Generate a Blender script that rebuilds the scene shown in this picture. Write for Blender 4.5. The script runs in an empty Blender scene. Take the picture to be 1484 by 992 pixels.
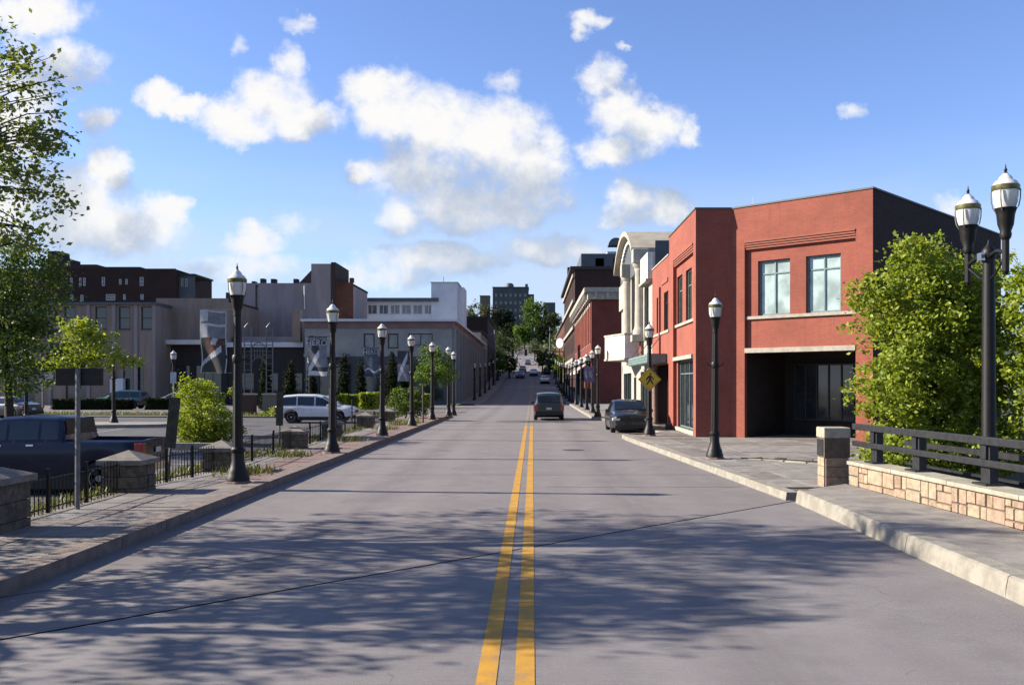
import bpy, math, random
import numpy as np
from mathutils import Vector, Matrix
R = math.radians
SC = bpy.context.scene
COL = SC.collection
random.seed(7)

# ------------------------------------------------------------------ camera
F = 1350.0            # focal length in photograph pixels (1484 wide)
EYE = 2.2
cam_d = bpy.data.cameras.new("camera")
cam = bpy.data.objects.new("camera", cam_d); COL.objects.link(cam)
cam.location = (0, 0, EYE); cam.rotation_euler = (R(90), 0, 0)
cam_d.sensor_width = 36; cam_d.lens = 36 * F / 1484
cam_d.shift_x = -30 / 1484; cam_d.shift_y = 60 / 1484
cam_d.clip_start = 0.1; cam_d.clip_end = 8000
SC.camera = cam

# ------------------------------------------------------------------ light
SUN_EL, SUN_AHEAD = R(27), R(5)
to_sun = Vector((-math.cos(SUN_EL) * math.cos(SUN_AHEAD), math.cos(SUN_EL) * math.sin(SUN_AHEAD), math.sin(SUN_EL)))
sun_d = bpy.data.lights.new("sun", 'SUN'); sun_d.energy = 5.0; sun_d.angle = R(0.55); sun_d.color = (1, 0.90, 0.76)
sun = bpy.data.objects.new("sun", sun_d); COL.objects.link(sun)
sun.rotation_euler = (-to_sun).to_track_quat('-Z', 'Y').to_euler(); sun.location = (-40, 10, 40)
SC.view_settings.view_transform = 'Standard'; SC.view_settings.look = 'None'
SC.view_settings.exposure = 1.4; SC.view_settings.gamma = 1
SC.cycles.max_bounces = 6; SC.cycles.transparent_max_bounces = 6
SC.cycles.use_denoising = True

# ------------------------------------------------------------------ node helper
class NT:
    def __init__(s, tree): s.t = tree; s.n = tree.nodes; s.l = tree.links
    def node(s, typ, **kw):
        n = s.n.new(typ)
        for k, v in kw.items(): setattr(n, k, v)
        return n
    def put(s, sock, v):
        if v is None: return
        if isinstance(v, bpy.types.NodeSocket): s.l.new(v, sock)
        else: sock.default_value = v
    def math(s, op, a, b=None, c=None, clamp=False):
        n = s.node('ShaderNodeMath', operation=op); n.use_clamp = clamp
        for i, v in enumerate((a, b, c)): s.put(n.inputs[i], v)
        return n.outputs[0]
    def vmath(s, op, a, b=None, c=None):
        n = s.node('ShaderNodeVectorMath', operation=op)
        for i, v in enumerate((a, b, c)): s.put(n.inputs[i], v)
        return n.outputs[1] if op in ('DOT_PRODUCT', 'LENGTH') else n.outputs[0]
    def mix(s, fac, a, b, blend='MIX'):
        n = s.node('ShaderNodeMix', data_type='RGBA', blend_type=blend)
        s.put(n.inputs[0], fac); s.put(n.inputs[6], col4(a)); s.put(n.inputs[7], col4(b))
        return n.outputs[2]
    def smooth(s, v, a, b, lo=0.0, hi=1.0):
        n = s.node('ShaderNodeMapRange', interpolation_type='SMOOTHSTEP')
        s.put(n.inputs[0], v); n.inputs[1].default_value = a; n.inputs[2].default_value = b
        n.inputs[3].default_value = lo; n.inputs[4].default_value = hi
        return n.outputs[0]
    def noise(s, vec, scale, detail=4, rough=0.55):
        n = s.node('ShaderNodeTexNoise'); s.put(n.inputs['Vector'], vec)
        n.inputs['Scale'].default_value = scale; n.inputs['Detail'].default_value = detail; n.inputs['Roughness'].default_value = rough
        return n.outputs['Fac']
def col4(c):
    if isinstance(c, (tuple, list)) and len(c) == 3: return (c[0], c[1], c[2], 1)
    return c

# ------------------------------------------------------------------ world: Nishita sky with fair-weather cumulus
wd = bpy.data.worlds.new("World"); SC.world = wd; wd.use_nodes = True
w = NT(wd.node_tree); w.n.clear()
sky = w.node('ShaderNodeTexSky', sky_type='NISHITA')
sky.sun_disc = False; sky.sun_elevation = SUN_EL; sky.sun_rotation = math.atan2(to_sun.x, to_sun.y)
sky.air_density = 1.0; sky.dust_density = 0.25; sky.ozone_density = 1.6; sky.altitude = 300
geo = w.node('ShaderNodeTexCoord').outputs['Generated']
sep = w.node('ShaderNodeSeparateXYZ'); w.l.new(geo, sep.inputs[0])
dx, dy, dz = sep.outputs
ysafe = w.math('MAXIMUM', dy, 0.08)
cu = w.math('DIVIDE', dx, ysafe); cv = w.math('DIVIDE', dz, ysafe)
comb = w.node('ShaderNodeCombineXYZ'); w.l.new(cu, comb.inputs[0]); w.l.new(cv, comb.inputs[1])
UV = comb.outputs[0]
BLOBS = [(226,142,34,28),(268,156,36,18),(335,165,62,30),(400,140,62,46),(418,88,28,36),(440,172,64,34),(360,184,62,26),
 (535,122,62,36),(570,165,62,66),(650,185,96,76),(610,250,105,62),(705,205,104,76),(765,240,62,72),(670,296,140,54),(575,318,34,40),(745,292,88,44),(522,248,32,22),
 (872,108,34,34),(892,160,52,52),(882,216,50,34),(945,182,66,46),(1002,186,18,26),
 (908,292,34,46),(968,298,46,34),(935,315,74,22),
 (850,34,34,18,.3),(720,104,44,26,.55),(430,32,36,20,.25),(343,66,20,26,.55),(1240,162,26,20,.55),(1385,292,46,26,.45),(840,50,20,14,.4),(905,66,18,10,.5),
 (60,318,170,62,.15),(330,388,150,30,.3),(205,300,70,36,.4),(560,400,200,24,.45),(430,330,60,30,.6),(50,10,100,42),(110,88,58,48),(140,172,34,30),(160,245,38,44),(90,290,120,72),(30,170,70,150),(250,300,34,24),(372,354,50,26),(180,330,110,46),(790,365,90,30),(640,380,120,26)]
def cloud_field(off):
    p = w.vmath('ADD', UV, off) if off else UV
    n1 = w.node('ShaderNodeTexNoise'); w.l.new(p, n1.inputs['Vector']); n1.inputs['Scale'].default_value = 9; n1.inputs['Detail'].default_value = 7; n1.inputs['Roughness'].default_value = 0.56
    wob = w.vmath('MULTIPLY_ADD', n1.outputs['Color'], (0.055, 0.05, 0), (-0.0275, -0.025, 0))
    n4 = w.node('ShaderNodeTexNoise'); w.l.new(p, n4.inputs['Vector']); n4.inputs['Scale'].default_value = 34; n4.inputs['Detail'].default_value = 5; n4.inputs['Roughness'].default_value = 0.6
    wob = w.vmath('ADD', wob, w.vmath('MULTIPLY_ADD', n4.outputs['Color'], (0.034, 0.03, 0), (-0.017, -0.015, 0)))
    q = w.vmath('ADD', p, wob)
    acc = None
    for (px, py, rx, ry, *thin) in BLOBS:
        cx, cy, sx, sy = (px - 772) / F, (556 - py) / F, F / rx, F / ry
        m = w.vmath('MULTIPLY_ADD', q, (sx, sy, 0), (-cx * sx, -cy * sy, 0))
        d = w.vmath('DOT_PRODUCT', m, m)
        if thin: d = w.math('ADD', d, thin[0])
        acc = d if acc is None else w.math('SMOOTH_MIN', acc, d, 0.35)
    front = w.math('SUBTRACT', 1.0, acc)
    front = w.math('MINIMUM', w.math('MAXIMUM', front, -2.0), 1.1)
    n2 = w.noise(p, 22, 8, 0.66)
    n3 = w.noise(p, 7, 3, 0.5)
    det = w.math('ADD', w.math('MULTIPLY_ADD', n2, 2.3, -1.15), w.math('MULTIPLY_ADD', n3, 0.9, -0.45))
    return front, w.math('ADD', front, det), n2
F0, D0, P0 = cloud_field(None)
F1, D1, P1 = cloud_field((-0.030, 0.070, 0)); F1 = w.math('MAXIMUM', F1, -0.8)
alpha = w.smooth(D0, -0.22, 1.02)
# lit from the upper left: falls off towards the base of each cloud, with billows on top
grad = w.math('MULTIPLY', w.math('SUBTRACT', F0, F1), 0.80)
puff = w.math('MULTIPLY', w.math('SUBTRACT', P0, P1), 1.15)
thick = w.smooth(D0, 0.5, 1.5, 0.0, -0.22)
lit = w.smooth(w.math('ADD', w.math('ADD', grad, puff), thick), -0.52, 0.64)
# the same kind of cloud carries on outside the frame
gm = w.node('ShaderNodeMapping'); gm.inputs['Scale'].default_value = (1, 1, 1.9); w.l.new(geo, gm.inputs['Vector'])
far_n = w.noise(gm.outputs[0], 3.2, 7, 0.56)
far_a = w.smooth(far_n, 0.56, 0.70)
out_u = w.smooth(w.math('ABSOLUTE', cu), 0.60, 0.82); out_v = w.smooth(cv, 0.44, 0.62); back = w.smooth(dy, 0.12, 0.3, 1, 0)
outside = w.math('MAXIMUM', w.math('MAXIMUM', out_u, out_v), back)
outside = w.math('MULTIPLY', outside, w.smooth(dz, -0.02, 0.06))
infront = w.math('SUBTRACT', 1.0, outside)
a_in = w.math('MULTIPLY', alpha, w.math('MULTIPLY', infront, w.smooth(dz, -0.01, 0.03)))
a_all = w.math('MAXIMUM', a_in, w.math('MULTIPLY', far_a, w.math('MULTIPLY', outside, 0.9)))
lit_all = w.math('ADD', w.math('MULTIPLY', lit, infront), w.math('MULTIPLY', outside, 0.6))
skyc = w.mix(1.0, sky.outputs[0], (1.04, 1.13, 1.50), 'MULTIPLY')
skys = w.vmath('MULTIPLY', skyc, (0.057, 0.057, 0.057))
# thin summer haze towards the horizon
hz = w.smooth(dz, 0.0, 0.26, 0.60, 0.0)
skyh = w.mix(hz, skys, (0.195, 0.27, 0.375))
vm = w.node('ShaderNodeMapping'); vm.inputs['Scale'].default_value = (1.5, 1.5, 6); w.l.new(geo, vm.inputs['Vector'])
veil = w.math('MULTIPLY', w.smooth(w.noise(vm.outputs[0], 3.0, 6, 0.6), 0.30, 0.62), w.smooth(dz, 0.05, 0.26, 0.8, 0.0))
skyh = w.mix(veil, skyh, (0.245, 0.285, 0.35))
cloudc = w.mix(lit_all, (0.160, 0.192, 0.248), (0.374, 0.370, 0.364))
cloudc = w.mix(w.smooth(dz, 0.0, 0.22, 0.38, 0.0), cloudc, (0.215, 0.275, 0.37))
final = w.mix(a_all, skyh, cloudc)
bg = w.node('ShaderNodeBackground'); w.l.new(final, bg.inputs[0]); bg.inputs[1].default_value = 1.0
wo = w.node('ShaderNodeOutputWorld'); w.l.new(bg.outputs[0], wo.inputs[0])
wd.cycles.sampling_method = 'MANUAL'; wd.cycles.sample_map_resolution = 512

# ------------------------------------------------------------------ materials
MATS = {}
KA = 0.50      # real surfaces are darker than they look in the sun
def dim(c): k = KA if min(c) < .58 else KA**.55; return tuple(x*k for x in c)
def base_mat(name):
    m = bpy.data.materials.new(name); m.use_nodes = True
    t = NT(m.node_tree); b = t.n['Principled BSDF']
    MATS[name] = m
    return m, t, b
def mat(name, c, rough=0.7, var=0.12, scale=6.0, bump=0.0, metal=0.0, spec=0.5, coat=0.0, c2=None, detail=5, stretch=None):
    """plain surface with mottled colour: c, wandering towards c2 (or a darker c)"""
    m, t, b = base_mat(name); c = dim(c); c2 = dim(c2) if c2 else None
    tc = t.node('ShaderNodeTexCoord').outputs['Object']
    if stretch:
        mp = t.node('ShaderNodeMapping'); mp.inputs['Scale'].default_value = stretch; t.l.new(tc, mp.inputs['Vector']); tc = mp.outputs[0]
    n = t.noise(tc, scale, detail, 0.6)
    if var > 0:
        c2 = c2 or tuple(x * (1 - 2.2 * var) for x in c)
        cc = t.mix(t.smooth(n, 0.36, 0.64), c2, tuple(min(1, x * (1 + 0.35 * var)) for x in c))
        t.l.new(cc, b.inputs['Base Color'])
        t.l.new(t.math('MULTIPLY_ADD', n, 0.25, rough - 0.12, clamp=True), b.inputs['Roughness'])
    else:
        b.inputs['Base Color'].default_value = col4(c); b.inputs['Roughness'].default_value = rough
    b.inputs['Metallic'].default_value = metal; b.inputs['Specular IOR Level'].default_value = spec
    b.inputs['Coat Weight'].default_value = coat; b.inputs['Coat Roughness'].default_value = 0.05
    if bump > 0:
        bn = t.node('ShaderNodeBump'); bn.inputs['Strength'].default_value = min(1, bump); bn.inputs['Distance'].default_value = 0.02
        n2 = t.noise(tc, scale * 7, 4, 0.65); t.l.new(n2, bn.inputs['Height']); t.l.new(bn.outputs[0], b.inputs['Normal'])
    return m
def brick(name, c1, c2, mortar, bw=0.21, bh=0.072, rough=0.85, stain=0.25):
    m, t, b = base_mat(name); c1, c2, mortar = dim(c1), dim(c2), dim(mortar)
    uv = t.node('ShaderNodeTexCoord').outputs['UV']
    bt = t.node('ShaderNodeTexBrick'); t.l.new(uv, bt.inputs['Vector'])
    bt.inputs['Color1'].default_value = col4(c1); bt.inputs['Color2'].default_value = col4(c2); bt.inputs['Mortar'].default_value = col4(mortar)
    bt.inputs['Scale'].default_value = 1; bt.inputs['Brick Width'].default_value = bw; bt.inputs['Row Height'].default_value = bh
    bt.inputs['Mortar Size'].default_value = bh * 0.07; bt.inputs['Mortar Smooth'].default_value = 0.2; bt.inputs['Bias'].default_value = 0.0
    n = t.noise(uv, 0.55, 5, 0.6)
    st = t.mix(t.smooth(n, 0.4, 0.72), (1, 1, 1), (1 - stain, 1 - stain, 1 - stain))
    mps = t.node('ShaderNodeMapping'); mps.inputs['Scale'].default_value = (2.2, 0.16, 1); t.l.new(uv, mps.inputs['Vector'])
    drip = t.noise(mps.outputs[0], 1.6, 5, 0.65)
    st = t.mix(t.smooth(drip, 0.5, 0.74), st, tuple(1-stain*.8 for _ in range(3)))
    n9 = t.noise(uv, 9, 3, 0.6)
    cc = t.mix(1.0, bt.outputs[0], st, 'MULTIPLY')
    cc = t.mix(t.math('MULTIPLY', t.smooth(n9, 0.5, 0.75), 0.35), cc, tuple(x * 0.55 for x in c1))
    t.l.new(cc, b.inputs['Base Color']); b.inputs['Roughness'].default_value = rough; b.inputs['Specular IOR Level'].default_value = 0.25
    bn = t.node('ShaderNodeBump'); bn.inputs['Strength'].default_value = 0.5; bn.inputs['Distance'].default_value = 0.012
    t.l.new(t.math('SUBTRACT', 1.0, bt.outputs['Fac']), bn.inputs['Height']); t.l.new(bn.outputs[0], b.inputs['Normal'])
    return m
def leaf(name, c, c2, trans=0.35, rough=0.55, spec=0.3):
    m, t, b = base_mat(name); c, c2 = tuple(x*.66 for x in c), tuple(x*.66 for x in c2)
    g = t.node('ShaderNodeNewGeometry').outputs['Random Per Island']
    cc = t.mix(g, c, c2)
    b.inputs['Roughness'].default_value = rough; b.inputs['Specular IOR Level'].default_value = spec
    t.l.new(cc, b.inputs['Base Color'])
    tr = t.node('ShaderNodeBsdfTranslucent'); t.l.new(t.mix(1.0, cc, (1.25, 1.2, 0.55), 'MULTIPLY'), tr.inputs[0])
    ms = t.node('ShaderNodeMixShader'); ms.inputs[0].default_value = trans
    t.l.new(b.outputs[0], ms.inputs[1]); t.l.new(tr.outputs[0], ms.inputs[2])
    t.l.new(ms.outputs[0], t.n['Material Output'].inputs[0])
    return m
def glass(name, c, rough=0.06, spec=0.8):
    m, t, b = base_mat(name)
    tc = t.node('ShaderNodeTexCoord').outputs['Object']
    n = t.noise(tc, 1.4, 3, 0.5)
    t.l.new(t.mix(t.smooth(n, 0.35, 0.65), tuple(x * 0.7 for x in c), tuple(x * 1.2 for x in c)), b.inputs['Base Color'])
    b.inputs['Roughness'].default_value = rough; b.inputs['Specular IOR Level'].default_value = spec
    bn = t.node('ShaderNodeBump'); bn.inputs['Strength'].default_value = 0.06; bn.inputs['Distance'].default_value = 0.05
    t.l.new(t.noise(tc, 0.9, 2, 0.5), bn.inputs['Height']); t.l.new(bn.outputs[0], b.inputs['Normal'])
    return m

def road_mat(name, base, dark, tint, groove=False):
    m, t, b = base_mat(name); base, dark, tint = dim(base), dim(dark), dim(tint)
    tc = t.node('ShaderNodeTexCoord').outputs['Object']
    s = t.node('ShaderNodeSeparateXYZ'); t.l.new(tc, s.inputs[0])
    fine = t.noise(tc, 90, 3, 0.7)
    mid = t.noise(tc, 2.2, 6, 0.6)
    mp = t.node('ShaderNodeMapping'); mp.inputs['Scale'].default_value = (1.6, 0.10, 1); t.l.new(tc, mp.inputs['Vector'])
    streak = t.noise(mp.outputs[0], 1.3, 5, 0.6)
    c = t.mix(t.smooth(mid, 0.3, 0.72), dark, base)
    c = t.mix(t.math('MULTIPLY', t.smooth(streak, 0.42, 0.68), 0.6), c, tint)
    blot = t.noise(tc, 0.55, 4, 0.6)
    c = t.mix(t.math('MULTIPLY', t.smooth(blot, 0.52, 0.66), 0.35), c, tuple(x*0.74 for x in dark))
    spk = t.noise(tc, 38, 2, 0.5)
    c = t.mix(t.math('MULTIPLY', t.smooth(spk, 0.56, 0.72), 0.6), c, tuple(min(1, x*1.3) for x in base))
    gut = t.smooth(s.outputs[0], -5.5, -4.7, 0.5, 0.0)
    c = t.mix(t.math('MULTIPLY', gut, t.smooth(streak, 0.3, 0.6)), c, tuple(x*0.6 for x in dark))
    # tyre tracks wear lighter
    for cx in (-3.9, -2.3, 1.0, 2.7):
        d = t.math('ABSOLUTE', t.math('SUBTRACT', s.outputs[0], cx))
        c = t.mix(t.smooth(d, 0.05, 0.55, 0.22, 0.0), c, tuple(min(1, x * 1.22) for x in base))
    for cx in (-3.1, 1.85):
        d = t.math('ABSOLUTE', t.math('SUBTRACT', s.outputs[0], cx))
        dd = t.math('MULTIPLY', t.smooth(d, 0.0, 0.55, 0.4, 0.0), t.smooth(streak, 0.35, 0.6))
        c = t.mix(dd, c, tuple(x * 0.72 for x in dark))
    c = t.mix(t.math('MULTIPLY', t.smooth(fine, 0.45, 0.75), 0.5), c, tuple(x * 0.55 for x in dark))
    mpc = t.node('ShaderNodeMapping'); mpc.inputs['Scale'].default_value = (0.35, 0.16, 1); t.l.new(tc, mpc.inputs['Vector'])
    wob = t.node('ShaderNodeTexNoise'); wob.inputs['Scale'].default_value = 0.9; wob.inputs['Detail'].default_value = 5; t.l.new(tc, wob.inputs['Vector'])
    vv = t.vmath('ADD', mpc.outputs[0], t.vmath('MULTIPLY', wob.outputs['Color'], (0.5, 0.5, 0)))
    vo = t.node('ShaderNodeTexVoronoi', feature='DISTANCE_TO_EDGE'); vo.inputs['Scale'].default_value = 0.8; t.l.new(vv, vo.inputs['Vector'])
    crack = t.math('MULTIPLY', t.smooth(vo.outputs['Distance'], 0.001, 0.004, 0.5, 0.0), t.smooth(mid, 0.5, 0.65))
    c = t.mix(crack, c, (0.03, 0.03, 0.035))
    t.l.new(c, b.inputs['Base Color']); b.inputs['Roughness'].default_value = 0.86; b.inputs['Specular IOR Level'].default_value = 0.35
    h = fine
    if groove:
        wv = t.math('SINE', t.math('MULTIPLY', s.outputs[1], 70))
        h = t.math('MULTIPLY_ADD', wv, 0.35, fine)
    bn = t.node('ShaderNodeBump'); bn.inputs['Strength'].default_value = 0.55; bn.inputs['Distance'].default_value = 0.01
    t.l.new(h, bn.inputs['Height']); t.l.new(bn.outputs[0], b.inputs['Normal'])
    return m

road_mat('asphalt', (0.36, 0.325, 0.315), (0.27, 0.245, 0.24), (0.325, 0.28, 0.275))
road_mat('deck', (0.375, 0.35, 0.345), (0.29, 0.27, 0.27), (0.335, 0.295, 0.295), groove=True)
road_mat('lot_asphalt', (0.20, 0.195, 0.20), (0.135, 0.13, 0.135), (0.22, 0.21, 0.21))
mat('yellow_paint', (0.80, 0.40, 0.035), 0.75, 0.16, 9, 0.25, c2=(0.58, 0.30, 0.05))
def worn_paint(name, c, under):
    m, t, b = base_mat(name); c, under = dim(c), dim(under)
    tc = t.node('ShaderNodeTexCoord').outputs['Object']
    a = t.noise(tc, 3.0, 6, 0.65); f = t.noise(tc, 38, 4, 0.7)
    wear = t.smooth(t.math('ADD', t.math('MULTIPLY', a, 0.55), t.math('MULTIPLY', f, 0.6)), 0.60, 0.70)
    cc = t.mix(t.smooth(a, 0.35, 0.65), c, tuple(x*.82 for x in c)); t.l.new(t.mix(t.math('MULTIPLY', wear, 0.75), cc, under), b.inputs['Base Color'])
    b.inputs['Roughness'].default_value = 0.8; b.inputs['Specular IOR Level'].default_value = 0.3
    return m
worn_paint('yellow_worn', (0.86, 0.45, 0.05), (0.36, 0.31, 0.28))
mat('faded_yellow', (0.44, 0.31, 0.16), 0.8, 0.2, 5, 0.2, c2=(0.32, 0.28, 0.24))
mat('white_paint', (0.62, 0.62, 0.6), 0.7, 0.2, 8)
mat('joint', (0.02, 0.02, 0.022), 0.7, 0.1)
mat('concrete', (0.40, 0.365, 0.325), 0.9, 0.12, 2.5, 0.4, c2=(0.29, 0.265, 0.24))
mat('paving', (0.33, 0.285, 0.25), 0.9, 0.12, 3.5, 0.4, c2=(0.22, 0.19, 0.17))
mat('kerb_stone', (0.33, 0.25, 0.205), 0.9, 0.15, 5, 0.5, c2=(0.20, 0.165, 0.145))
mat('kerb_concrete', (0.43, 0.40, 0.335), 0.9, 0.2, 4, 0.4, c2=(0.33, 0.305, 0.25))
mat('paver_red', (0.36, 0.22, 0.18), 0.9, 0.2, 8, 0.4, c2=(0.24, 0.16, 0.14))
mat('dirt', (0.16, 0.13, 0.09), 0.95, 0.2, 3, 0.5)
mat('grass_ground', (0.09, 0.12, 0.03), 0.95, 0.25, 1.5, 0.6)
mat('black_metal', (0.010, 0.009, 0.009), 0.5, 0.12, 12, 0.06, spec=0.28)
mat('rail_metal', (0.022, 0.023, 0.026), 0.5, 0.15, 9, 0.1, spec=0.5)
mat('grey_metal', (0.26, 0.26, 0.27), 0.5, 0.15, 12, metal=0.4)
mat('rust_metal', (0.10, 0.065, 0.05), 0.7, 0.25, 12)
mat('sign_back', (0.045, 0.035, 0.03), 0.6, 0.2, 7)
mat('wood_post', (0.09, 0.085, 0.06), 0.85, 0.25, 7, 0.4)
mat('lamp_glass', (0.78, 0.77, 0.72), 0.18, 0.05, 6, spec=0.6)
mat('lamp_top', (0.82, 0.81, 0.79), 0.22, 0.05, 6, spec=0.7)
mat('lamp_band', (0.24, 0.23, 0.08), 0.35, 0.2, 12, metal=0.4)
brick('red_brick', (0.50, 0.152, 0.103), (0.46, 0.132, 0.09), (0.48, 0.17, 0.12))
brick('dark_brick', (0.34, 0.085, 0.058), (0.28, 0.07, 0.05), (0.28, 0.11, 0.085))
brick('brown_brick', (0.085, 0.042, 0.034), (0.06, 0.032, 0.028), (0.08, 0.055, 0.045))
brick('castle_brick', (0.22, 0.085, 0.045), (0.16, 0.06, 0.04), (0.16, 0.09, 0.07), stain=0.45)
brick('buff_brick', (0.31, 0.24, 0.15), (0.26, 0.2, 0.13), (0.30, 0.26, 0.2))
mat('limestone', (0.62, 0.56, 0.46), 0.85, 0.1, 4, 0.25)
mat('cream', (0.62, 0.58, 0.49), 0.8, 0.07, 2.5, 0.12)
mat('cream_roof', (0.60, 0.54, 0.42), 0.7, 0.08, 1.2)
mat('pale_white', (0.76, 0.74, 0.70), 0.7, 0.06, 3)
mat('marquee_white', (0.82, 0.74, 0.68), 0.6, 0.05, 3)
mat('teal_canopy', (0.24, 0.36, 0.35), 0.6, 0.1, 3)
mat('grey_stucco', (0.47, 0.395, 0.38), 0.9, 0.12, 0.7, 0.2, c2=(0.385, 0.325, 0.31), stretch=(1.6, 1.6, .3))
mat('beige_stucco', (0.45, 0.35, 0.28), 0.9, 0.12, 0.6, 0.2, c2=(0.35, 0.27, 0.215), stretch=(1.6, 1.6, .3))
mat('bank_wall', (0.45, 0.45, 0.42), 0.85, 0.07, 0.5, 0.1)
mat('bank_fascia', (0.34, 0.21, 0.20), 0.8, 0.1, 0.8)
mat('bank_dark', (0.085, 0.095, 0.10), 0.6, 0.12, 0.8)
mat('tower_panel', (0.72, 0.74, 0.76), 0.6, 0.05, 0.6)
mat('roof_dark', (0.06, 0.058, 0.06), 0.85, 0.15, 1.5)
mat('slate', (0.13, 0.15, 0.17), 0.6, 0.1, 1.5)
mat('far_stone', (0.16, 0.175, 0.17), 0.9, 0.1, 0.15)
mat('dark_frame', (0.03, 0.035, 0.036), 0.5, 0.1, 8)
mat('teal_frame', (0.22, 0.33, 0.33), 0.5, 0.1, 8)
mat('white_frame', (0.68, 0.68, 0.66), 0.6, 0.06, 8)
mat('green_door', (0.03, 0.10, 0.07), 0.5, 0.1, 5)
mat('dark_hole', (0.012, 0.012, 0.012), 0.8, 0.1, 3)
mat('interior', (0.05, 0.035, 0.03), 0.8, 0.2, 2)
glass('dark_glass', (0.022, 0.026, 0.03))
glass('green_glass', (0.03, 0.045, 0.035), 0.05)
glass('blind_glass', (0.27, 0.345, 0.335), 0.10, 0.7)
glass('grey_glass', (0.10, 0.115, 0.12), 0.10)
glass('car_glass', (0.012, 0.014, 0.016), 0.04, 0.55)
mat('tyre', (0.016, 0.016, 0.017), 0.85, 0.15, 9)
mat('rim', (0.42, 0.42, 0.43), 0.3, 0.08, 9, metal=0.8)
mat('trim_black', (0.018, 0.018, 0.019), 0.6, 0.1, 9)
mat('chrome', (0.65, 0.66, 0.68), 0.18, 0.05, 9, metal=0.95)
mat('paint_navy', (0.008, 0.014, 0.05), 0.25, 0.06, 3, coat=0.12, spec=0.3)
mat('privacy_glass', (0.01, 0.01, 0.01), 0.35, 0.06, 3, spec=0.12)
mat('paint_white', (0.78, 0.79, 0.80), 0.3, 0.03, 3, coat=0.8)
mat('paint_green', (0.020, 0.036, 0.031), 0.32, 0.06, 3, coat=0.35)
mat('paint_black', (0.010, 0.012, 0.017), 0.28, 0.06, 3, coat=0.6)
mat('paint_silver', (0.42, 0.43, 0.44), 0.3, 0.04, 3, metal=0.5, coat=0.8)
mat('paint_teal', (0.02, 0.12, 0.11), 0.3, 0.05, 3, coat=0.8)
mat('paint_blue', (0.05, 0.06, 0.16), 0.3, 0.05, 3, coat=0.8)
mat('red_lens', (0.5, 0.015, 0.012), 0.2, 0.08, 20, spec=0.7)
mat('clear_lens', (0.75, 0.76, 0.78), 0.1, 0.06, 20, spec=0.9)
mat('plate', (0.7, 0.7, 0.66), 0.5, 0.08, 20)
mat('banner_white', (0.66, 0.67, 0.70), 0.6, 0.1, 4)
mat('banner_grey', (0.33, 0.36, 0.39), 0.6, 0.12, 5)
mat('banner_brown', (0.20, 0.065, 0.04), 0.6, 0.3, 6)
mat('banner_green', (0.035, 0.05, 0.05), 0.6, 0.2, 5)
mat('banner_navy', (0.05, 0.055, 0.085), 0.6, 0.15, 5)
mat('banner_purple', (0.16, 0.12, 0.34), 0.6, 0.15, 5)
mat('banner_slate', (0.13, 0.16, 0.20), 0.6, 0.15, 5)
mat('sign_yellow', (1.0, 0.66, 0.02), 0.45, 0.06, 8)
mat('sign_black', (0.012, 0.012, 0.012), 0.5, 0.1, 8)
mat('sign_white', (0.85, 0.82, 0.80), 0.5, 0.05, 8)
mat('signal_yellow', (0.30, 0.27, 0.06), 0.5, 0.1, 8)
mat('bark', (0.085, 0.068, 0.052), 0.95, 0.25, 10, 0.7)
mat('stone_a', (0.57, 0.41, 0.275), 0.9, 0.12, 9, 0.5)
mat('stone_b', (0.57, 0.39, 0.28), 0.9, 0.12, 9, 0.5)
mat('stone_c', (0.575, 0.465, 0.315), 0.9, 0.12, 9, 0.5)
mat('stone_d', (0.52, 0.37, 0.255), 0.9, 0.15, 9, 0.5)
mat('mortar', (0.20, 0.145, 0.105), 0.95, 0.12, 9, 0.3)
mat('cap_stone', (0.60, 0.55, 0.42), 0.9, 0.12, 5, 0.35)
mat('pier_stone', (0.21, 0.165, 0.115), 0.9, 0.25, 6, 0.6)
mat('pier_cap', (0.34, 0.30, 0.255), 0.9, 0.15, 5, 0.4)
leaf('leaf_near', (0.156, 0.216, 0.060), (0.288, 0.336, 0.096), 0.52, 0.5, 0.35)
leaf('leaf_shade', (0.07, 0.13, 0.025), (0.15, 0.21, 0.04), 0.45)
leaf('leaf_bright', (0.20, 0.30, 0.03), (0.42, 0.48, 0.06), 0.42)
leaf('leaf_yellow', (0.23, 0.33, 0.03), (0.43, 0.49, 0.055), 0.42)
leaf('leaf_green', (0.085, 0.182, 0.019), (0.169, 0.260, 0.033), 0.35)
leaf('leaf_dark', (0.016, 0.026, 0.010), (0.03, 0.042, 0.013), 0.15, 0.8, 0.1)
leaf('leaf_hill', (0.052, 0.086, 0.025), (0.098, 0.127, 0.040), 0.25)
leaf('leaf_olive', (0.075, 0.075, 0.028), (0.11, 0.10, 0.035), 0.25)
leaf('blade', (0.11, 0.13, 0.03), (0.22, 0.22, 0.07), 0.3)

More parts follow.
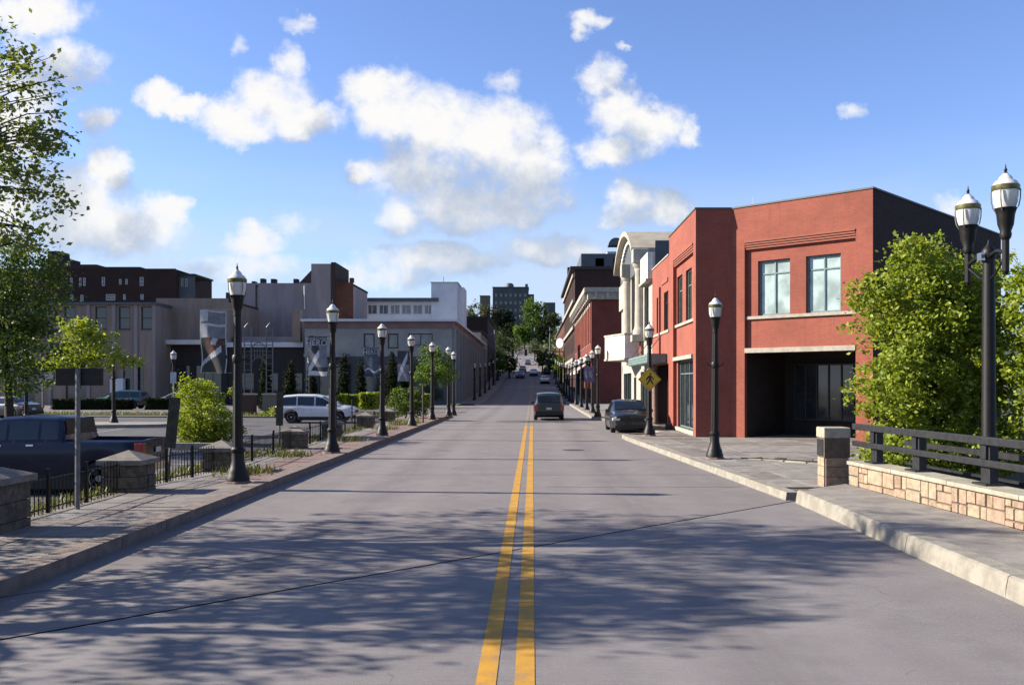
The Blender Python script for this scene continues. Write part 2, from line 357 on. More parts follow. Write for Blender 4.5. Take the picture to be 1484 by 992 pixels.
# ------------------------------------------------------------------ mesh helpers
class MB:
    def __init__(s): s.v = []; s.f = []; s.uv = []; s.mi = []
    def face(s, pts, uv=None, mi=0):
        i = len(s.v); s.v += [tuple(p) for p in pts]; s.f.append(tuple(range(i, i + len(pts)))); s.uv.append(uv); s.mi.append(mi); return s
    def add(s, vs, fs, mi=0):
        i = len(s.v); s.v += [tuple(p) for p in vs]
        for f in fs: s.f.append(tuple(i + k for k in f)); s.uv.append(None); s.mi.append(mi)
        return s
    def box(s, x0, x1, y0, y1, z0, z1, mi=0):
        vs = [(x0,y0,z0),(x1,y0,z0),(x1,y1,z0),(x0,y1,z0),(x0,y0,z1),(x1,y0,z1),(x1,y1,z1),(x0,y1,z1)]
        return s.add(vs, [(0,3,2,1),(4,5,6,7),(0,1,5,4),(1,2,6,5),(2,3,7,6),(3,0,4,7)], mi)
    def obox(s, o, d, n, s0, s1, n0, n1, z0, z1, mi=0):
        """box in a wall frame: o origin (x,y), d along, n outward (2D unit)"""
        P = lambda a, b, z: (o[0] + d[0]*a + n[0]*b, o[1] + d[1]*a + n[1]*b, z)
        vs = [P(s0,n0,z0),P(s1,n0,z0),P(s1,n1,z0),P(s0,n1,z0),P(s0,n0,z1),P(s1,n0,z1),P(s1,n1,z1),P(s0,n1,z1)]
        return s.add(vs, [(0,3,2,1),(4,5,6,7),(0,1,5,4),(1,2,6,5),(2,3,7,6),(3,0,4,7)], mi)
    def prism(s, poly, z0, z1):
        n = len(poly); vs = [(p[0],p[1],z0) for p in poly] + [(p[0],p[1],z1) for p in poly]
        fs = [tuple(range(n-1,-1,-1)), tuple(range(n, 2*n))] + [(i,(i+1)%n,(i+1)%n+n,i+n) for i in range(n)]
        return s.add(vs, fs)
    def tube(s, path, radii, n=8, caps=True):
        path = [Vector(p) for p in path]; rings = []
        i0 = len(s.v)
        for k, p in enumerate(path):
            t = (path[min(k+1,len(path)-1)] - path[max(k-1,0)]).normalized()
            a = t.cross(Vector((0,0,1)) if abs(t.z) < 0.9 else Vector((1,0,0))).normalized(); b = t.cross(a)
            r = radii[k] if isinstance(radii, (list, tuple)) else radii
            for j in range(n):
                q = 2*math.pi*j/n; s.v.append(tuple(p + (a*math.cos(q) + b*math.sin(q))*r))
        for k in range(len(path)-1):
            for j in range(n):
                s.f.append((i0+k*n+j, i0+k*n+(j+1)%n, i0+(k+1)*n+(j+1)%n, i0+(k+1)*n+j)); s.uv.append(None); s.mi.append(0)
        if caps:
            s.f.append(tuple(i0+j for j in range(n-1,-1,-1))); s.uv.append(None); s.mi.append(0)
            m = i0+(len(path)-1)*n; s.f.append(tuple(m+j for j in range(n))); s.uv.append(None); s.mi.append(0)
        return s
    def lathe(s, prof, c=(0,0,0), n=16, flute=0):
        i0 = len(s.v)
        for (r, z) in prof:
            for j in range(n):
                q = 2*math.pi*j/n; rr = r * (1 - flute*(j % 2)); s.v.append((c[0]+rr*math.cos(q), c[1]+rr*math.sin(q), c[2]+z))
        for k in range(len(prof)-1):
            for j in range(n):
                s.f.append((i0+k*n+j, i0+k*n+(j+1)%n, i0+(k+1)*n+(j+1)%n, i0+(k+1)*n+j)); s.uv.append(None); s.mi.append(0)
        s.f.append(tuple(i0+j for j in range(n-1,-1,-1))); s.uv.append(None); s.mi.append(0)
        m = i0+(len(prof)-1)*n; s.f.append(tuple(m+j for j in range(n))); s.uv.append(None); s.mi.append(0)
        return s
    def mesh(s, name, mats, off=(0,0,0)):
        me = bpy.data.meshes.new(name)
        me.from_pydata([(a-off[0], b-off[1], c-off[2]) for a, b, c in s.v], [], s.f)
        if any(u is not None for u in s.uv):
            ul = me.uv_layers.new(name='UVMap'); k = 0
            for u, f in zip(s.uv, s.f):
                for j in range(len(f)):
                    if u is not None: ul.data[k].uv = u[j]
                    k += 1
        for m in (mats if isinstance(mats, (list, tuple)) else [mats]): me.materials.append(MATS[m])
        if any(s.mi): me.polygons.foreach_set('material_index', s.mi)
        me.update()
        return me
    def build(s, name, mats, parent=None, smooth=None, bevel=0):
        me = s.mesh(name, mats, worldloc(parent))
        if smooth:
            me.polygons.foreach_set('use_smooth', [True]*len(me.polygons))
            me.set_sharp_from_angle(angle=R(smooth))
        o = link(name, me, parent)
        if bevel:
            md = o.modifiers.new('bevel', 'BEVEL'); md.width = bevel; md.segments = 2; md.limit_method = 'ANGLE'
        return o
def worldloc(p):
    x = Vector((0,0,0))
    while p is not None: x = x + p.location; p = p.parent
    return x
def link(name, data, parent=None):
    o = bpy.data.objects.new(name, data); COL.objects.link(o)
    if parent is not None: o.parent = parent
    return o
def tag(o, label=None, cat=None, group=None, kind=None):
    if label: o['label'] = label
    if cat: o['category'] = cat
    if group: o['group'] = group
    if kind: o['kind'] = kind
    return o
def thing(name, label, cat, loc=(0,0,0), group=None):
    o = bpy.data.objects.new(name, None); COL.objects.link(o); o.location = loc; o.empty_display_size = 0.3
    return tag(o, label, cat, group)
def struct(name, mb, m, **kw):
    return tag(mb.build(name, m, **kw), kind='structure')
def copy_tree(o, parent=None):
    c = o.copy(); COL.objects.link(c)
    if parent is not None: c.parent = parent
    for ch in list(o.children): copy_tree(ch, c)
    return c
def PX(px, py, Y): return Vector(((px-772)*Y/F, Y, EYE+(556-py)*Y/F))
def lerp_pts(pts, x):
    if x <= pts[0][0]: return pts[0][1]
    for (a, za), (b, zb) in zip(pts, pts[1:]):
        if x <= b: return za + (zb-za)*(x-a)/(b-a)
    return pts[-1][1]
PROFILE = [(0,0),(108,0),(130,0.5),(150,1.1),(174,2.2),(200,3.7),(250,6.8),(300,9.9),(400,16),(500,25),(600,33),(800,38),(4000,60)]
def rz(y): return lerp_pts(PROFILE, y)
def lotz(y): return min(-0.58 + (y-24)*0.0127, -0.03)
# ================================================================== SETTING
# ground sheet to the horizon
ys = list(range(-60, 96, 6)) + [96, 102, 108, 115, 122, 130, 140, 150, 162, 174, 187, 200, 225, 250, 275, 300, 350, 400, 450, 500, 550, 600, 700, 800, 1200, 2000, 4000]
xs = [-3000, -1200, -500, -200, -120, -70, -40, -20, -8.2, -5, 0, 5, 8, 20, 40, 70, 120, 200, 500, 1200, 3000]
g = MB()
def groundz(x, y):
    k = min(1, max(0, (y-90)/8.0)); low = -1.25 if abs(x) < 200 else -1.25
    return (1-k)*low + k*(rz(y)-0.12)
vs = [(x, y, groundz(x, y)) for y in ys for x in xs]; nx = len(xs)
g.add(vs, [(j*nx+i, j*nx+i+1, (j+1)*nx+i+1, (j+1)*nx+i) for j in range(len(ys)-1) for i in range(nx-1)])
struct('ground', g, 'grass_ground')

# road: bridge deck, skewed joint, street running up the hill
JY = lambda x: 17.35 + (x-4.75)*1.0
KR = [(17.9,4.75),(36.2,3.62),(38.2,3.62),(39.6,5.4),(54.2,5.4),(56.2,3.7),(110,3.8),(400,3.9)]   # right kerb line: (y, x)
kerbx = lambda y: lerp_pts(KR, y)
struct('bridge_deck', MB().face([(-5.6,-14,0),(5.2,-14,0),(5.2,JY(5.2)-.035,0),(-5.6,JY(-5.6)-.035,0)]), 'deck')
rd = MB().face([(-5.6,JY(-5.6)+.035,0),(5.6,JY(5.6)+.035,0),(5.6,62,0),(-5.6,62,0)])
rd.face([(-5.6,62,0),(5.6,62,0),(5.6,95,0),(-5.6,95,0)])
rd.face([(-60,66,-.02),(-5.6,62,0),(-5.6,95,0),(-60,91,-.02)])
py = [95,100,108,115,122,130,140,150,162,174,187,200,225,250,275,300,350,400,450]
for a, b in zip(py, py[1:]):
    rd.face([(-5.9,a,rz(a)),(5.6,a,rz(a)),(5.6,b,rz(b)),(-5.9,b,rz(b))])
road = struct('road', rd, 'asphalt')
tag(MB().face([(-5.6,JY(-5.6)-.045,-.03),(5.2,JY(5.2)-.045,-.03),(5.2,JY(5.2)+.045,-.03),(-5.6,JY(-5.6)+.045,-.03)]).build('expansion_joint', 'joint', road))
# second hairline seam ahead of the joint, and transverse sawn seams
sm = MB()
sm.face([(-5.5,9.6,.004),(-3.1,12.0,.004),(-3.1,12.03,.004),(-5.5,9.63,.004)])
for y, x0, x1 in ((22.6,-5.4,4.4),(27.2,-5.4,4.2),(33.5,0.4,3.6),(41,-5.4,5.2),(50,-2,5.2),(19.9,0.3,4.5)):
    n = 14; pts = [(x0+(x1-x0)*i/n, y+random.uniform(-.05,.05)) for i in range(n+1)]
    for (xa, ya), (xb, yb) in zip(pts, pts[1:]): sm.face([(xa,ya-.012,.004),(xb,yb-.012,.004),(xb,yb+.012,.004),(xa,ya+.012,.004)])
sm.build('road_seam', 'joint', road)
for x0, x1 in ((-.42,-.27),(-.135,.015)):
    ym = MB()
    for k in range(52):
        a, b = 2+k*.9, 2.9+k*.9
        ym.face([(x0,a,.004),(x1,a,.004),(x1,b,.004),(x0,b,.004)])
    ym.build('yellow_line', 'yellow_worn', road)
    ym = MB(); ym.face([(x0,48.9,.004),(x1,48.9,.004),(x1,100,.004),(x0,100,.004)])
    for a, b in ((100,108),(108,130),(130,150),(150,174),(174,200)): ym.face([(x0,a,rz(a)+.004),(x1,a,rz(a)+.004),(x1,b,rz(b)+.004),(x0,b,rz(b)+.004)])
    ym.build('faded_line', 'faded_yellow', road)
xw = MB()
for k in range(5): xw.box(-1.2+k*1.0, -.7+k*1.0, 170, 170.6, rz(170)-.3, rz(170.3)+.012)
xw.face([(-5.2,163,rz(163)+.006),(5.2,163,rz(163)+.006),(5.2,163.5,rz(163.5)+.006),(-5.2,163.5,rz(163.5)+.006)])
xw.build('stop_line', 'white_paint', road)
mh = MB().lathe([(.36,0),(.36,.006),(.30,.008)], (1.35,31,.001), 20); mh.build('manhole_cover', 'rust_metal', road)

# left kerb and pavement
kb = MB().box(-5.78,-5.52,-14,62,-1.2,.11); lk = struct('kerb', kb, 'dirt')
km = None
for k in range(42):
    a = -1 + k*1.5
    m = MB().box(-.15,.15,0,1.485,-.02,.165).mesh('kerb_stone', 'kerb_stone') if km is None else km
    if km is None: km = m
    o = link('kerb_stone', m, lk); o.location = (-5.65+random.uniform(-.006,.006), a, random.uniform(-.006,.006))
sw = MB().box(-8.3,-5.8,-14,62,-1.2,.10); ls = struct('sidewalk', sw, 'dirt')
sA = MB().box(0,1.19,0,1.485,-.04,.155).mesh('slab', 'paving'); sB = MB().box(0,1.19,0,1.485,-.04,.155).mesh('slab', 'concrete')
sC = MB().box(0,.98,0,.735,-.04,.155).mesh('paver', 'paver_red'); sD = MB().box(0,.98,0,1.485,-.04,.155).mesh('slab', 'paving')
for k in range(42):
    y = -1+k*1.5; z = lambda: random.uniform(-.008,.006)
    o = link('slab', sB if k % 3 else sA, ls); o.location = (-8.2,y,z())
    o = link('slab', sA, ls); o.location = (-7.0+.01,y,z()) ; o.scale.x = .2
    if y < 19:
        o = link('slab', sD, ls); o.location = (-6.76,y,z()+.002)
    else:
        for q in range(2):
            o = link('paver', sC, ls); o.location = (-6.76,y+q*.75,z()+.002)
kr = MB()
for a, b in ((96,108),(108,130),(130,150),(150,174),(174,200),(200,250),(250,300),(300,400)):
    kr.add([(-6.0,a,rz(a)-.4),(-5.75,a,rz(a)-.4),(-5.75,a,rz(a)+.15),(-6.0,a,rz(a)+.15),(-6.0,b,rz(b)-.4),(-5.75,b,rz(b)-.4),(-5.75,b,rz(b)+.15),(-6.0,b,rz(b)+.15)], [(0,1,2,3),(4,7,6,5),(1,5,6,2),(0,3,7,4),(3,2,6,7)])
struct('kerb', kr, 'kerb_concrete')
kr = MB()
for a, b in ((96,108),(108,130),(130,150),(150,174),(174,200),(200,250),(250,300),(300,400)):
    kr.face([(-8.6,a,rz(a)+.147),(-6.0,a,rz(a)+.147),(-6.0,b,rz(b)+.147),(-8.6,b,rz(b)+.147)])
    kr.face([(kerbx(a)+.29,a,rz(a)+.147),(6.4,a,rz(a)+.147),(6.4,b,rz(b)+.147),(kerbx(b)+.29,b,rz(b)+.147)]) if a >= 108 else None
struct('sidewalk', kr, 'concrete')

# right kerb and pavement beyond the bridge
kline = [(17.6,4.77)] + [(y, kerbx(y)) for y in (20,23,26,29,32,35,36.4,37.2,38,38.6,39.2,39.8,44,49,53.8,54.6,55.4,56.2,60,70,80,90,100,108)]
rk = MB().face([(5.4,18.2,.02),(6.4,19.2,.02),(6.4,108,.02),(4.2,108,.02),(4.2,56,.02),(5.6,54,.02),(5.6,40,.02),(4.2,38,.02)]); rk = struct('kerb', rk, 'dirt')
for (ya, xa), (yb, xb) in zip(kline, kline[1:]):
    nseg = max(1, round((yb-ya)/3.0))
    for q in range(nseg):
        fa, fb = q/nseg, (q+1)/nseg
        a, b = ya+(yb-ya)*fa, ya+(yb-ya)*fb; p, r = xa+(xb-xa)*fa, xa+(xb-xa)*fb; g_ = .006
        zt = .15+random.uniform(-.005,.005)
        MB().add([(p,a+g_,-.1),(p+.28,a+g_,-.1),(p+.28,a+g_,zt),(p+.03,a+g_,zt),(r,b-g_,-.1),(r+.28,b-g_,-.1),(r+.28,b-g_,zt),(r+.03,b-g_,zt)],
                 [(0,1,2,3),(4,7,6,5),(0,3,7,4),(3,2,6,7),(1,5,6,2)]).build('kerb_stone', 'kerb_concrete', rk)
pl = MB().prism([(4.95,17.75),(6.2,19.0),(15.5,28.3),(15.5,45),(30,60),(30,108),(4.05,108),(3.95,56.3),(5.66,54.3),(5.66,39.6),(3.9,38.1),(3.9,36.4)], -1.3, .11)
rs = struct('sidewalk', pl, 'dirt')
y = 18.6
while y < 107:
    h = 1.6 if y < 60 else 4.0
    a, b = y+.008, min(y+h-.008, 107.9)
    xa, xb = max(kerbx(a), kerbx((a+b)/2) if kerbx(b) > kerbx(a)+.5 else 0)+.30, kerbx(b)+.30
    cuts = [0, .5, 1]
    for c0, c1 in zip(cuts, cuts[1:]):
        L = lambda x0, f: x0+(6.28-x0)*f
        zt = .147+random.uniform(-.006,.006)
        q = [(L(xa,c0)+.006,a),(L(xa,c1)-.006,a),(L(xb,c1)-.006,b),(L(xb,c0)+.006,b)]
        MB().prism(q, .05, zt).build('slab', random.choice(('concrete','paving')), rs)
    y += h
y = 20.0
while y < 38:
    x = 6.29; end = 6.1+(y-19)
    while x < min(end, 15):
        MB().box(x+.008, min(x+1.6,end)-.008, y+.008, y+1.592, .05, .147+random.uniform(-.006,.006)).build('slab', random.choice(('concrete','paving','concrete')), rs)
        x += 1.6
    y += 1.6
struct('pavement', MB().face([(6.3,64,.125),(30,64,.125),(30,108,.125),(6.3,108,.125)]), 'concrete')

# bridge walkway on the right with its tall chipped kerb
bw = MB().face([(5.15,-14,.23),(8,-14,.23),(6.9,8,.23),(6.18,18.4,.23),(5.15,17.45,.23)])
bw.face([(6.18,18.4,.23),(6.18,18.4,-.3),(5.15,17.45,-.3),(5.15,17.45,.23)])
bwo = struct('sidewalk', bw, 'concrete')
for k in range(9):       # kerb stones, chipped edge
    a = -6+k*2.6; b = min(a+2.59, 17.25)
    m = MB(); n = 16; rows = []
    for i in range(n+1):
        yy = a+(b-a)*i/n; ch = random.uniform(-.006,.006); c2 = random.uniform(0,.012)
        rows.append([(4.86+random.uniform(-.005,.004),yy,-.05),(4.88+ch,yy,.10+random.uniform(-.01,.01)),(4.90+ch*.4,yy,.218-c2*.6),(4.925+c2,yy,.236),(5.16,yy,.236)])
    fl = [p for r in rows for p in r]
    m.add(fl, [(i*5+j,(i+1)*5+j,(i+1)*5+j+1,i*5+j+1) for i in range(n) for j in range(4)])
    m.face(rows[0][::-1]); m.face(rows[-1])
    m.build('kerb_stone', 'kerb_concrete', bwo, smooth=22)

# parking lot on the left, lower than the street
pk = MB()
for a, b in ((-14,24),(24,50),(50,66)):
    pk.face([(-70,a,lotz(a)),(-8.1,a,lotz(a)),(-8.1,b,lotz(b)),(-70,b,lotz(b))])
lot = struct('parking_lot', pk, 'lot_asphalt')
st = MB()
for k in range(9):
    x = -44+k*2.7
    st.face([(x,46,lotz(46)+.006),(x+.1,46,lotz(46)+.006),(x+.1,51,lotz(51)+.006),(x,51,lotz(51)+.006)])
for k in range(8):
    y = 15+k*2.7
    st.face([(-14.4,y,lotz(y)+.006),(-9.4,y,lotz(y)+.006),(-9.4,y+.1,lotz(y+.1)+.006),(-14.4,y+.1,lotz(y+.1)+.006)])
st.build('bay_line', 'white_paint', lot)
struct('pavement', MB().face([(-60,91,.0),(-8.3,95,.0),(-8.3,99,.0),(-60,99,.0)]), 'paving')
isl = MB().prism([(-26,50.5),(-21,52),(-20.2,53.6),(-21.2,55),(-26,55.5)], -.6, -.05)
struct('traffic_island', isl, 'kerb_concrete')
struct('verge', MB().face([(-36,66.2,.012),(-8.6,62.6,.03),(-8.6,66,.03),(-36,70,.012)]), 'grass_ground')

# ================================================================== BUILDINGS
class Wall:
    """a straight wall from A to B seen from its right-hand side"""
    def __init__(s, A, B, back=0.0):
        A, B = Vector(A), Vector(B); d = (B-A); s.L = d.length; s.d = d.normalized(); s.n = Vector((s.d.y, -s.d.x)); s.o = A - s.n*back
    def hit(s, px):
        t = (px-772)/F; return (t*s.o.y - s.o.x)/(s.d.x - t*s.d.y)
    def z(s, px, py): Y = s.o.y + s.d.y*s.hit(px); return EYE+(556-py)*Y/F
    def P(s, a, z, n=0.0): return (s.o.x+s.d.x*a+s.n.x*n, s.o.y+s.d.y*a+s.n.y*n, z)
    def face(s, mb, z0, z1, ops=(), depth=0.2, s0=0.0, s1=None):
        s1 = s.L if s1 is None else s1
        cs = sorted({s0, s1} | {c for o in ops for c in o[:2] if s0 < c < s1}); cz = sorted({z0, z1} | {c for o in ops for c in o[2:4] if z0 < c < z1})
        for a, b in zip(cs, cs[1:]):
            for u, v in zip(cz, cz[1:]):
                m, n = (a+b)/2, (u+v)/2
                if any(o[0] < m < o[1] and o[2] < n < o[3] for o in ops): continue
                mb.face([s.P(a,u), s.P(b,u), s.P(b,v), s.P(a,v)], [(a,u),(b,u),(b,v),(a,v)])
        for (a, b, u, v) in [o[:4] for o in ops]:
            e = -depth
            mb.face([s.P(a,u),s.P(a,v),s.P(a,v,e),s.P(a,u,e)], [(0,u),(0,v),(depth,v),(depth,u)])
            mb.face([s.P(b,u),s.P(b,u,e),s.P(b,v,e),s.P(b,v)], [(0,u),(depth,u),(depth,v),(0,v)])
            mb.face([s.P(a,v),s.P(b,v),s.P(b,v,e),s.P(a,v,e)], [(a,0),(b,0),(b,depth),(a,depth)])
            if u > z0 + .01: mb.face([s.P(a,u),s.P(a,u,e),s.P(b,u,e),s.P(b,u)], [(a,0),(a,depth),(b,depth),(b,0)])
        return mb
    def box(s, mb, s0, s1, n0, n1, z0, z1): return mb.obox(s.o, s.d, s.n, s0, s1, n0, n1, z0, z1)
    def window(s, par, a, b, u, v, inset=.12, vs=(), hs=(), fw=.06, frame='dark_frame', gl='dark_glass', sill=None, single=False, label=None, name='window'):
        """frame with mullions at fractions vs (across) and hs (up); one pane per light"""
        m = MB(); e0, e1 = -inset-.04, -inset+.03
        for (p, q) in ((a, a+fw), (b-fw, b)): s.box(m, p, q, e0, e1, u, v)
        for (p, q) in ((u, u+fw), (v-fw, v)): s.box(m, a+fw, b-fw, e0, e1-.002, p, q)
        X = [a+fw] + [a+(b-a)*f for f in vs] + [b-fw]; Z = [u+fw] + [u+(v-u)*f for f in hs] + [v-fw]
        for x in X[1:-1]: s.box(m, x-fw*.4, x+fw*.4, e0, e1-.004, u+fw, v-fw)
        for z in Z[1:-1]: s.box(m, a+fw, b-fw, e0, e1-.008, z-fw*.35, z+fw*.35)
        f = m.build(name, frame, par)
        if label: f['label'] = label
        if single or len(X)*len(Z) == 4:
            MB().face([s.P(a,u,-inset-.02), s.P(b,u,-inset-.02), s.P(b,v,-inset-.02), s.P(a,v,-inset-.02)]).build('pane', gl, f)
        else:
            for x0, x1 in zip(X, X[1:]):
                for z0, z1 in zip(Z, Z[1:]):
                    MB().face([s.P(x0,z0,-inset-.02), s.P(x1,z0,-inset-.02), s.P(x1,z1,-inset-.02), s.P(x0,z1,-inset-.02)]).build('pane', gl, f)
        if sill: s.box(MB(), a-.08, b+.08, -inset, .05, u-.1, u-.004).build('sill', sill, f)
        return f
def flat_roof(par, poly, z, m='roof_dark', t=.25, name='roof'): return MB().prism(poly, z-t, z).build(name, m, par)
def win_row(W, par, n, a, b, width, u, v, **kw):
    ops = []
    for k in range(n):
        c = a+(b-a)*(k+.5)/n; ops.append((c-width/2, c+width/2, u, v))
    return ops

# ---- red brick corner building
GZ = .15
bld = thing('brick_building', 'red brick corner building with a splayed front and a deep dark porch', 'building', (7,37,GZ))
HT = 8.95
Ca, Cb = (7.70,36.0), (11.76,32.2)
Ws = Wall((6.3,43.0), (6.3,36.0)); Wd = Wall((6.3,36.0), Ca); Wc = Wall(Ca, Cb)
dd = Vector((Cb[0]-Ca[0], Cb[1]-Ca[1])).normalized(); back = Vector((-dd.y, dd.x))
Cr = (Cb[0]+back.x*14, Cb[1]+back.y*14); Wr = Wall(Cb, Cr)
mb = MB()
# street face: recessed panel with two windows over a shopfront
p0, p1 = Ws.hit(975.5), Ws.hit(1004.5)
Ws.face(mb, GZ, HT, [(p0,p1,GZ,7.72)], .16)
Wsi = Wall((6.3,43.0), (6.3,36.0), .16)
w1 = (Wsi.hit(981.5), Wsi.hit(989), 4.82, 6.95); w2 = (Wsi.hit(994), Wsi.hit(1002.5), 4.82, 6.95); sf = (p0+.35, p1-.25, .32, 3.22)
Wsi.face(mb, GZ, 7.72, [w1, w2, sf], .22, p0, p1)
Wd.face(mb, GZ, HT)
q0, q1 = Wc.hit(1079), Wc.hit(1240)
Wc.face(mb, GZ, HT, [(q0,q1,GZ,7.62)], .16)
Wci = Wall(Ca, Cb, .16)
v1 = (Wci.hit(1098.5), Wci.hit(1145), 4.78, 6.86); v2 = (Wci.hit(1168), Wci.hit(1218.5), 4.78, 6.86)
Wci.face(mb, 3.38, 7.62, [v1, v2], .2, q0, q1)
wr1 = (2.2,4.6,4.9,6.8); wr2 = (6.0,8.4,4.9,6.8)
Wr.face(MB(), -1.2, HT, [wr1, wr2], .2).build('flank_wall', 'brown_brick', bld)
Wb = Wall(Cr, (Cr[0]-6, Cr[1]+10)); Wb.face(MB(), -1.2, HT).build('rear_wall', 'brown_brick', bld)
Wk = Wall((16,52), (6.3,43)); 
mb.build('wall', 'red_brick', bld)
# porch behind the splayed front
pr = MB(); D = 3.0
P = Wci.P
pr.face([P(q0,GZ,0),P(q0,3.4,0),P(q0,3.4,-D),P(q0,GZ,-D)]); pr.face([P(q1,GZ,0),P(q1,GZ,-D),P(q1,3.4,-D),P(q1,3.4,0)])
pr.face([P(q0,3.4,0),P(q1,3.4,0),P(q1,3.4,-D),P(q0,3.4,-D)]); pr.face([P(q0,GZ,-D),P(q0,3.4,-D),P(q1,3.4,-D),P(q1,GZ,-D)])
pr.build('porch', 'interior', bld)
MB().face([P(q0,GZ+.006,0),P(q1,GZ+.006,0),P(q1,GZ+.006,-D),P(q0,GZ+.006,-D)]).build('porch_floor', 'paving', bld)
Wp = Wall((P(0,0,-D+.2)[0],P(0,0,-D+.2)[1]), (P(Wc.L,0,-D+.2)[0],P(Wc.L,0,-D+.2)[1]))
Wp.window(bld, q0+.5, q1-.4, .75, 3.0, .05, vs=(.14,.28,.42,.57,.71,.86), hs=(), fw=.07, frame='dark_frame', gl='dark_glass', name='shopfront')
Wc.box(MB(), q0+.01, q1-.01, -.20, .03, 3.38, 3.56).build('lintel', 'limestone', bld)
Wc.box(MB(), q0+.01, q1-.01, -.19, -.07, 4.66, 4.775).build('sill_band', 'limestone', bld)
Ws.box(MB(), p0+.01, p1-.01, -.20, .03, 3.22, 3.38).build('lintel', 'limestone', bld)
Ws.box(MB(), p0+.01, p1-.01, -.19, -.07, 4.70, 4.815).build('sill_band', 'limestone', bld)
Ws.box(MB(), p0+.3, p1-.2, -.3, -.04, GZ, .32).build('plinth', 'limestone', bld)
for Wx, a, b, zt in ((Wc, q0, q1, 7.62), (Ws, p0, p1, 7.72)):
    for k in range(4):
        Wx.box(MB(), a+.02, b-.02, -.15, -.035+k*.025, zt-.30+k*.085, zt-.245+k*.085).build('corbel', 'red_brick', bld)
for wq in (v1, v2): Wci.window(bld, *wq, .14, vs=(.5,), hs=(.76,), fw=.07, frame='teal_frame', gl='blind_glass')
for wq in (w1, w2): Wsi.window(bld, *wq, .14, vs=(), hs=(.70,), fw=.07, frame='teal_frame', gl='green_glass')
for wq in (wr1, wr2): Wr.window(bld, *wq, .12, vs=(.5,), hs=(.7,), fw=.08, frame='teal_frame', gl='grey_glass')
Wsi.window(bld, *sf, .14, vs=(.27,.52,.76), hs=(.80,), fw=.07, frame='teal_frame', gl='dark_glass', name='shopfront')
flat_roof(bld, [(6.5,43.2),(6.5,36.2),(7.75,36.2),(11.75,32.5),(Cr[0]-.3,Cr[1]),(Cr[0]-6,Cr[1]+10),(12,53)], HT-.35)
cp = MB()
for Wx in (Ws, Wd, Wc, Wr): Wx.box(cp, -.03 if Wx is not Wd else .04, Wx.L-(.04 if Wx is Wd else -.03), -.28, .035, HT, HT+.06)
cp.build('coping', 'slate', bld)
MB().tube([PX(1092,297,38)-Vector((0,0,.9)), PX(1092,285,38)], .018, 6).build('roof_vent_pipe', 'white_frame', bld)
MB().box(Ws.o.x-.25, Ws.o.x+.02, 42.0, 42.5, GZ, .42).build('corner_guard', 'dark_frame', bld)

# ---- lower red brick shop
shp = thing('brick_shop', 'lower red brick shop front with a shaded ground floor and two narrow upper windows', 'shop', (8,46,GZ))
Wl = Wall((6.3,49.0), (6.3,43.0)); H2 = 8.15; mb = MB()
oa = (Wl.hit(951.6), Wl.hit(955.4), 4.75, 6.55); ob = (Wl.hit(962.2), Wl.hit(968.6), 4.75, 6.55); og = (.35, Wl.L-.2, GZ, 3.15)
Wl.face(mb, GZ, H2, [oa, ob, og], .22); mb.build('wall', 'red_brick', shp)
Wl.window(shp, *oa, .12, hs=(.72,), frame='dark_frame', gl='green_glass'); Wl.window(shp, *ob, .12, vs=(.5,), hs=(.72,), frame='dark_frame', gl='green_glass')
Wl.box(MB(), .02, Wl.L-.02, -.1, .05, 4.6, 4.72).build('sill_band', 'limestone', shp)
pz = Wl.hit(957.8); Wl.box(MB(), pz-.25, pz-.02, 0, .10, 3.2, 6.95).build('pilaster', 'red_brick', shp)
Wl.box(MB(), pz+.4, Wl.L-.3, 0, .05, 6.98, 7.16).build('corbel', 'red_brick', shp)
Wl.box(MB(), .02, Wl.L-.02, -.25, .04, H2, H2+.07).build('coping', 'limestone', shp)
Wq = Wall((7.1,49.0), (7.1,43.0))
Wq.face(MB(), GZ, 3.2, [(.5,1.6,GZ,2.6),(2.0,5.4,.7,2.8)], .15).build('porch_wall', 'dark_brick', shp)
Wq.window(shp, 2.0,5.4,.7,2.8, .08, vs=(.33,.66), hs=(.75,), frame='white_frame', gl='green_glass', name='shopfront')
Wq.window(shp, .5,1.6,GZ,2.6, .08, vs=(), hs=(.4,), frame='green_door', gl='dark_glass', name='door')
for px in (921, 948):
    h = Wl.hit(px) if px > 930 else .2
    MB().lathe([(.2,0),(.2,.12),(.14,.2),(.13,2.8),(.18,2.9),(.2,3.0)], Wl.P(max(.2,h), GZ, -.05), 12).build('column', 'paver_red', shp, smooth=40)
flat_roof(shp, [(6.5,49),(6.5,43),(20,43.2),(20,49)], H2-.3)

# ---- theatre with vaulted roof
th = thing('theatre', 'cream theatre front with tall half columns under a barrel vaulted roof', 'theatre', (9,57,GZ))
Wt = Wall((6.3,66.0), (6.3,49.05)); H3 = 9.1
S = lambda Y: 66.0-Y
mb = MB(); tall = [(S(59.4),S(57.4),4.9,8.9),(S(56.7),S(54.6),4.9,8.9),(S(52.6),S(50.6),4.6,7.6),(S(64.6),S(61.6),4.9,8.5)]; low = [(S(58),S(56.6),GZ,2.6),(S(54.4),S(50.2),.5,2.9),(S(64.5),S(59.5),.5,2.9)]
Wt.face(mb, GZ, H3, tall+low, .3); mb.build('wall', 'cream', th)
for t_ in tall: Wt.window(th, *t_, .2, vs=(.5,), hs=(.22,.6), fw=.09, frame='dark_frame', gl='green_glass')
Wt.window(th, *low[0], .15, hs=(.45,), frame='green_door', gl='dark_glass', name='door')
for t_ in low[1:]: Wt.window(th, *t_, .15, vs=(.33,.66), frame='green_door', gl='dark_glass', name='shopfront')
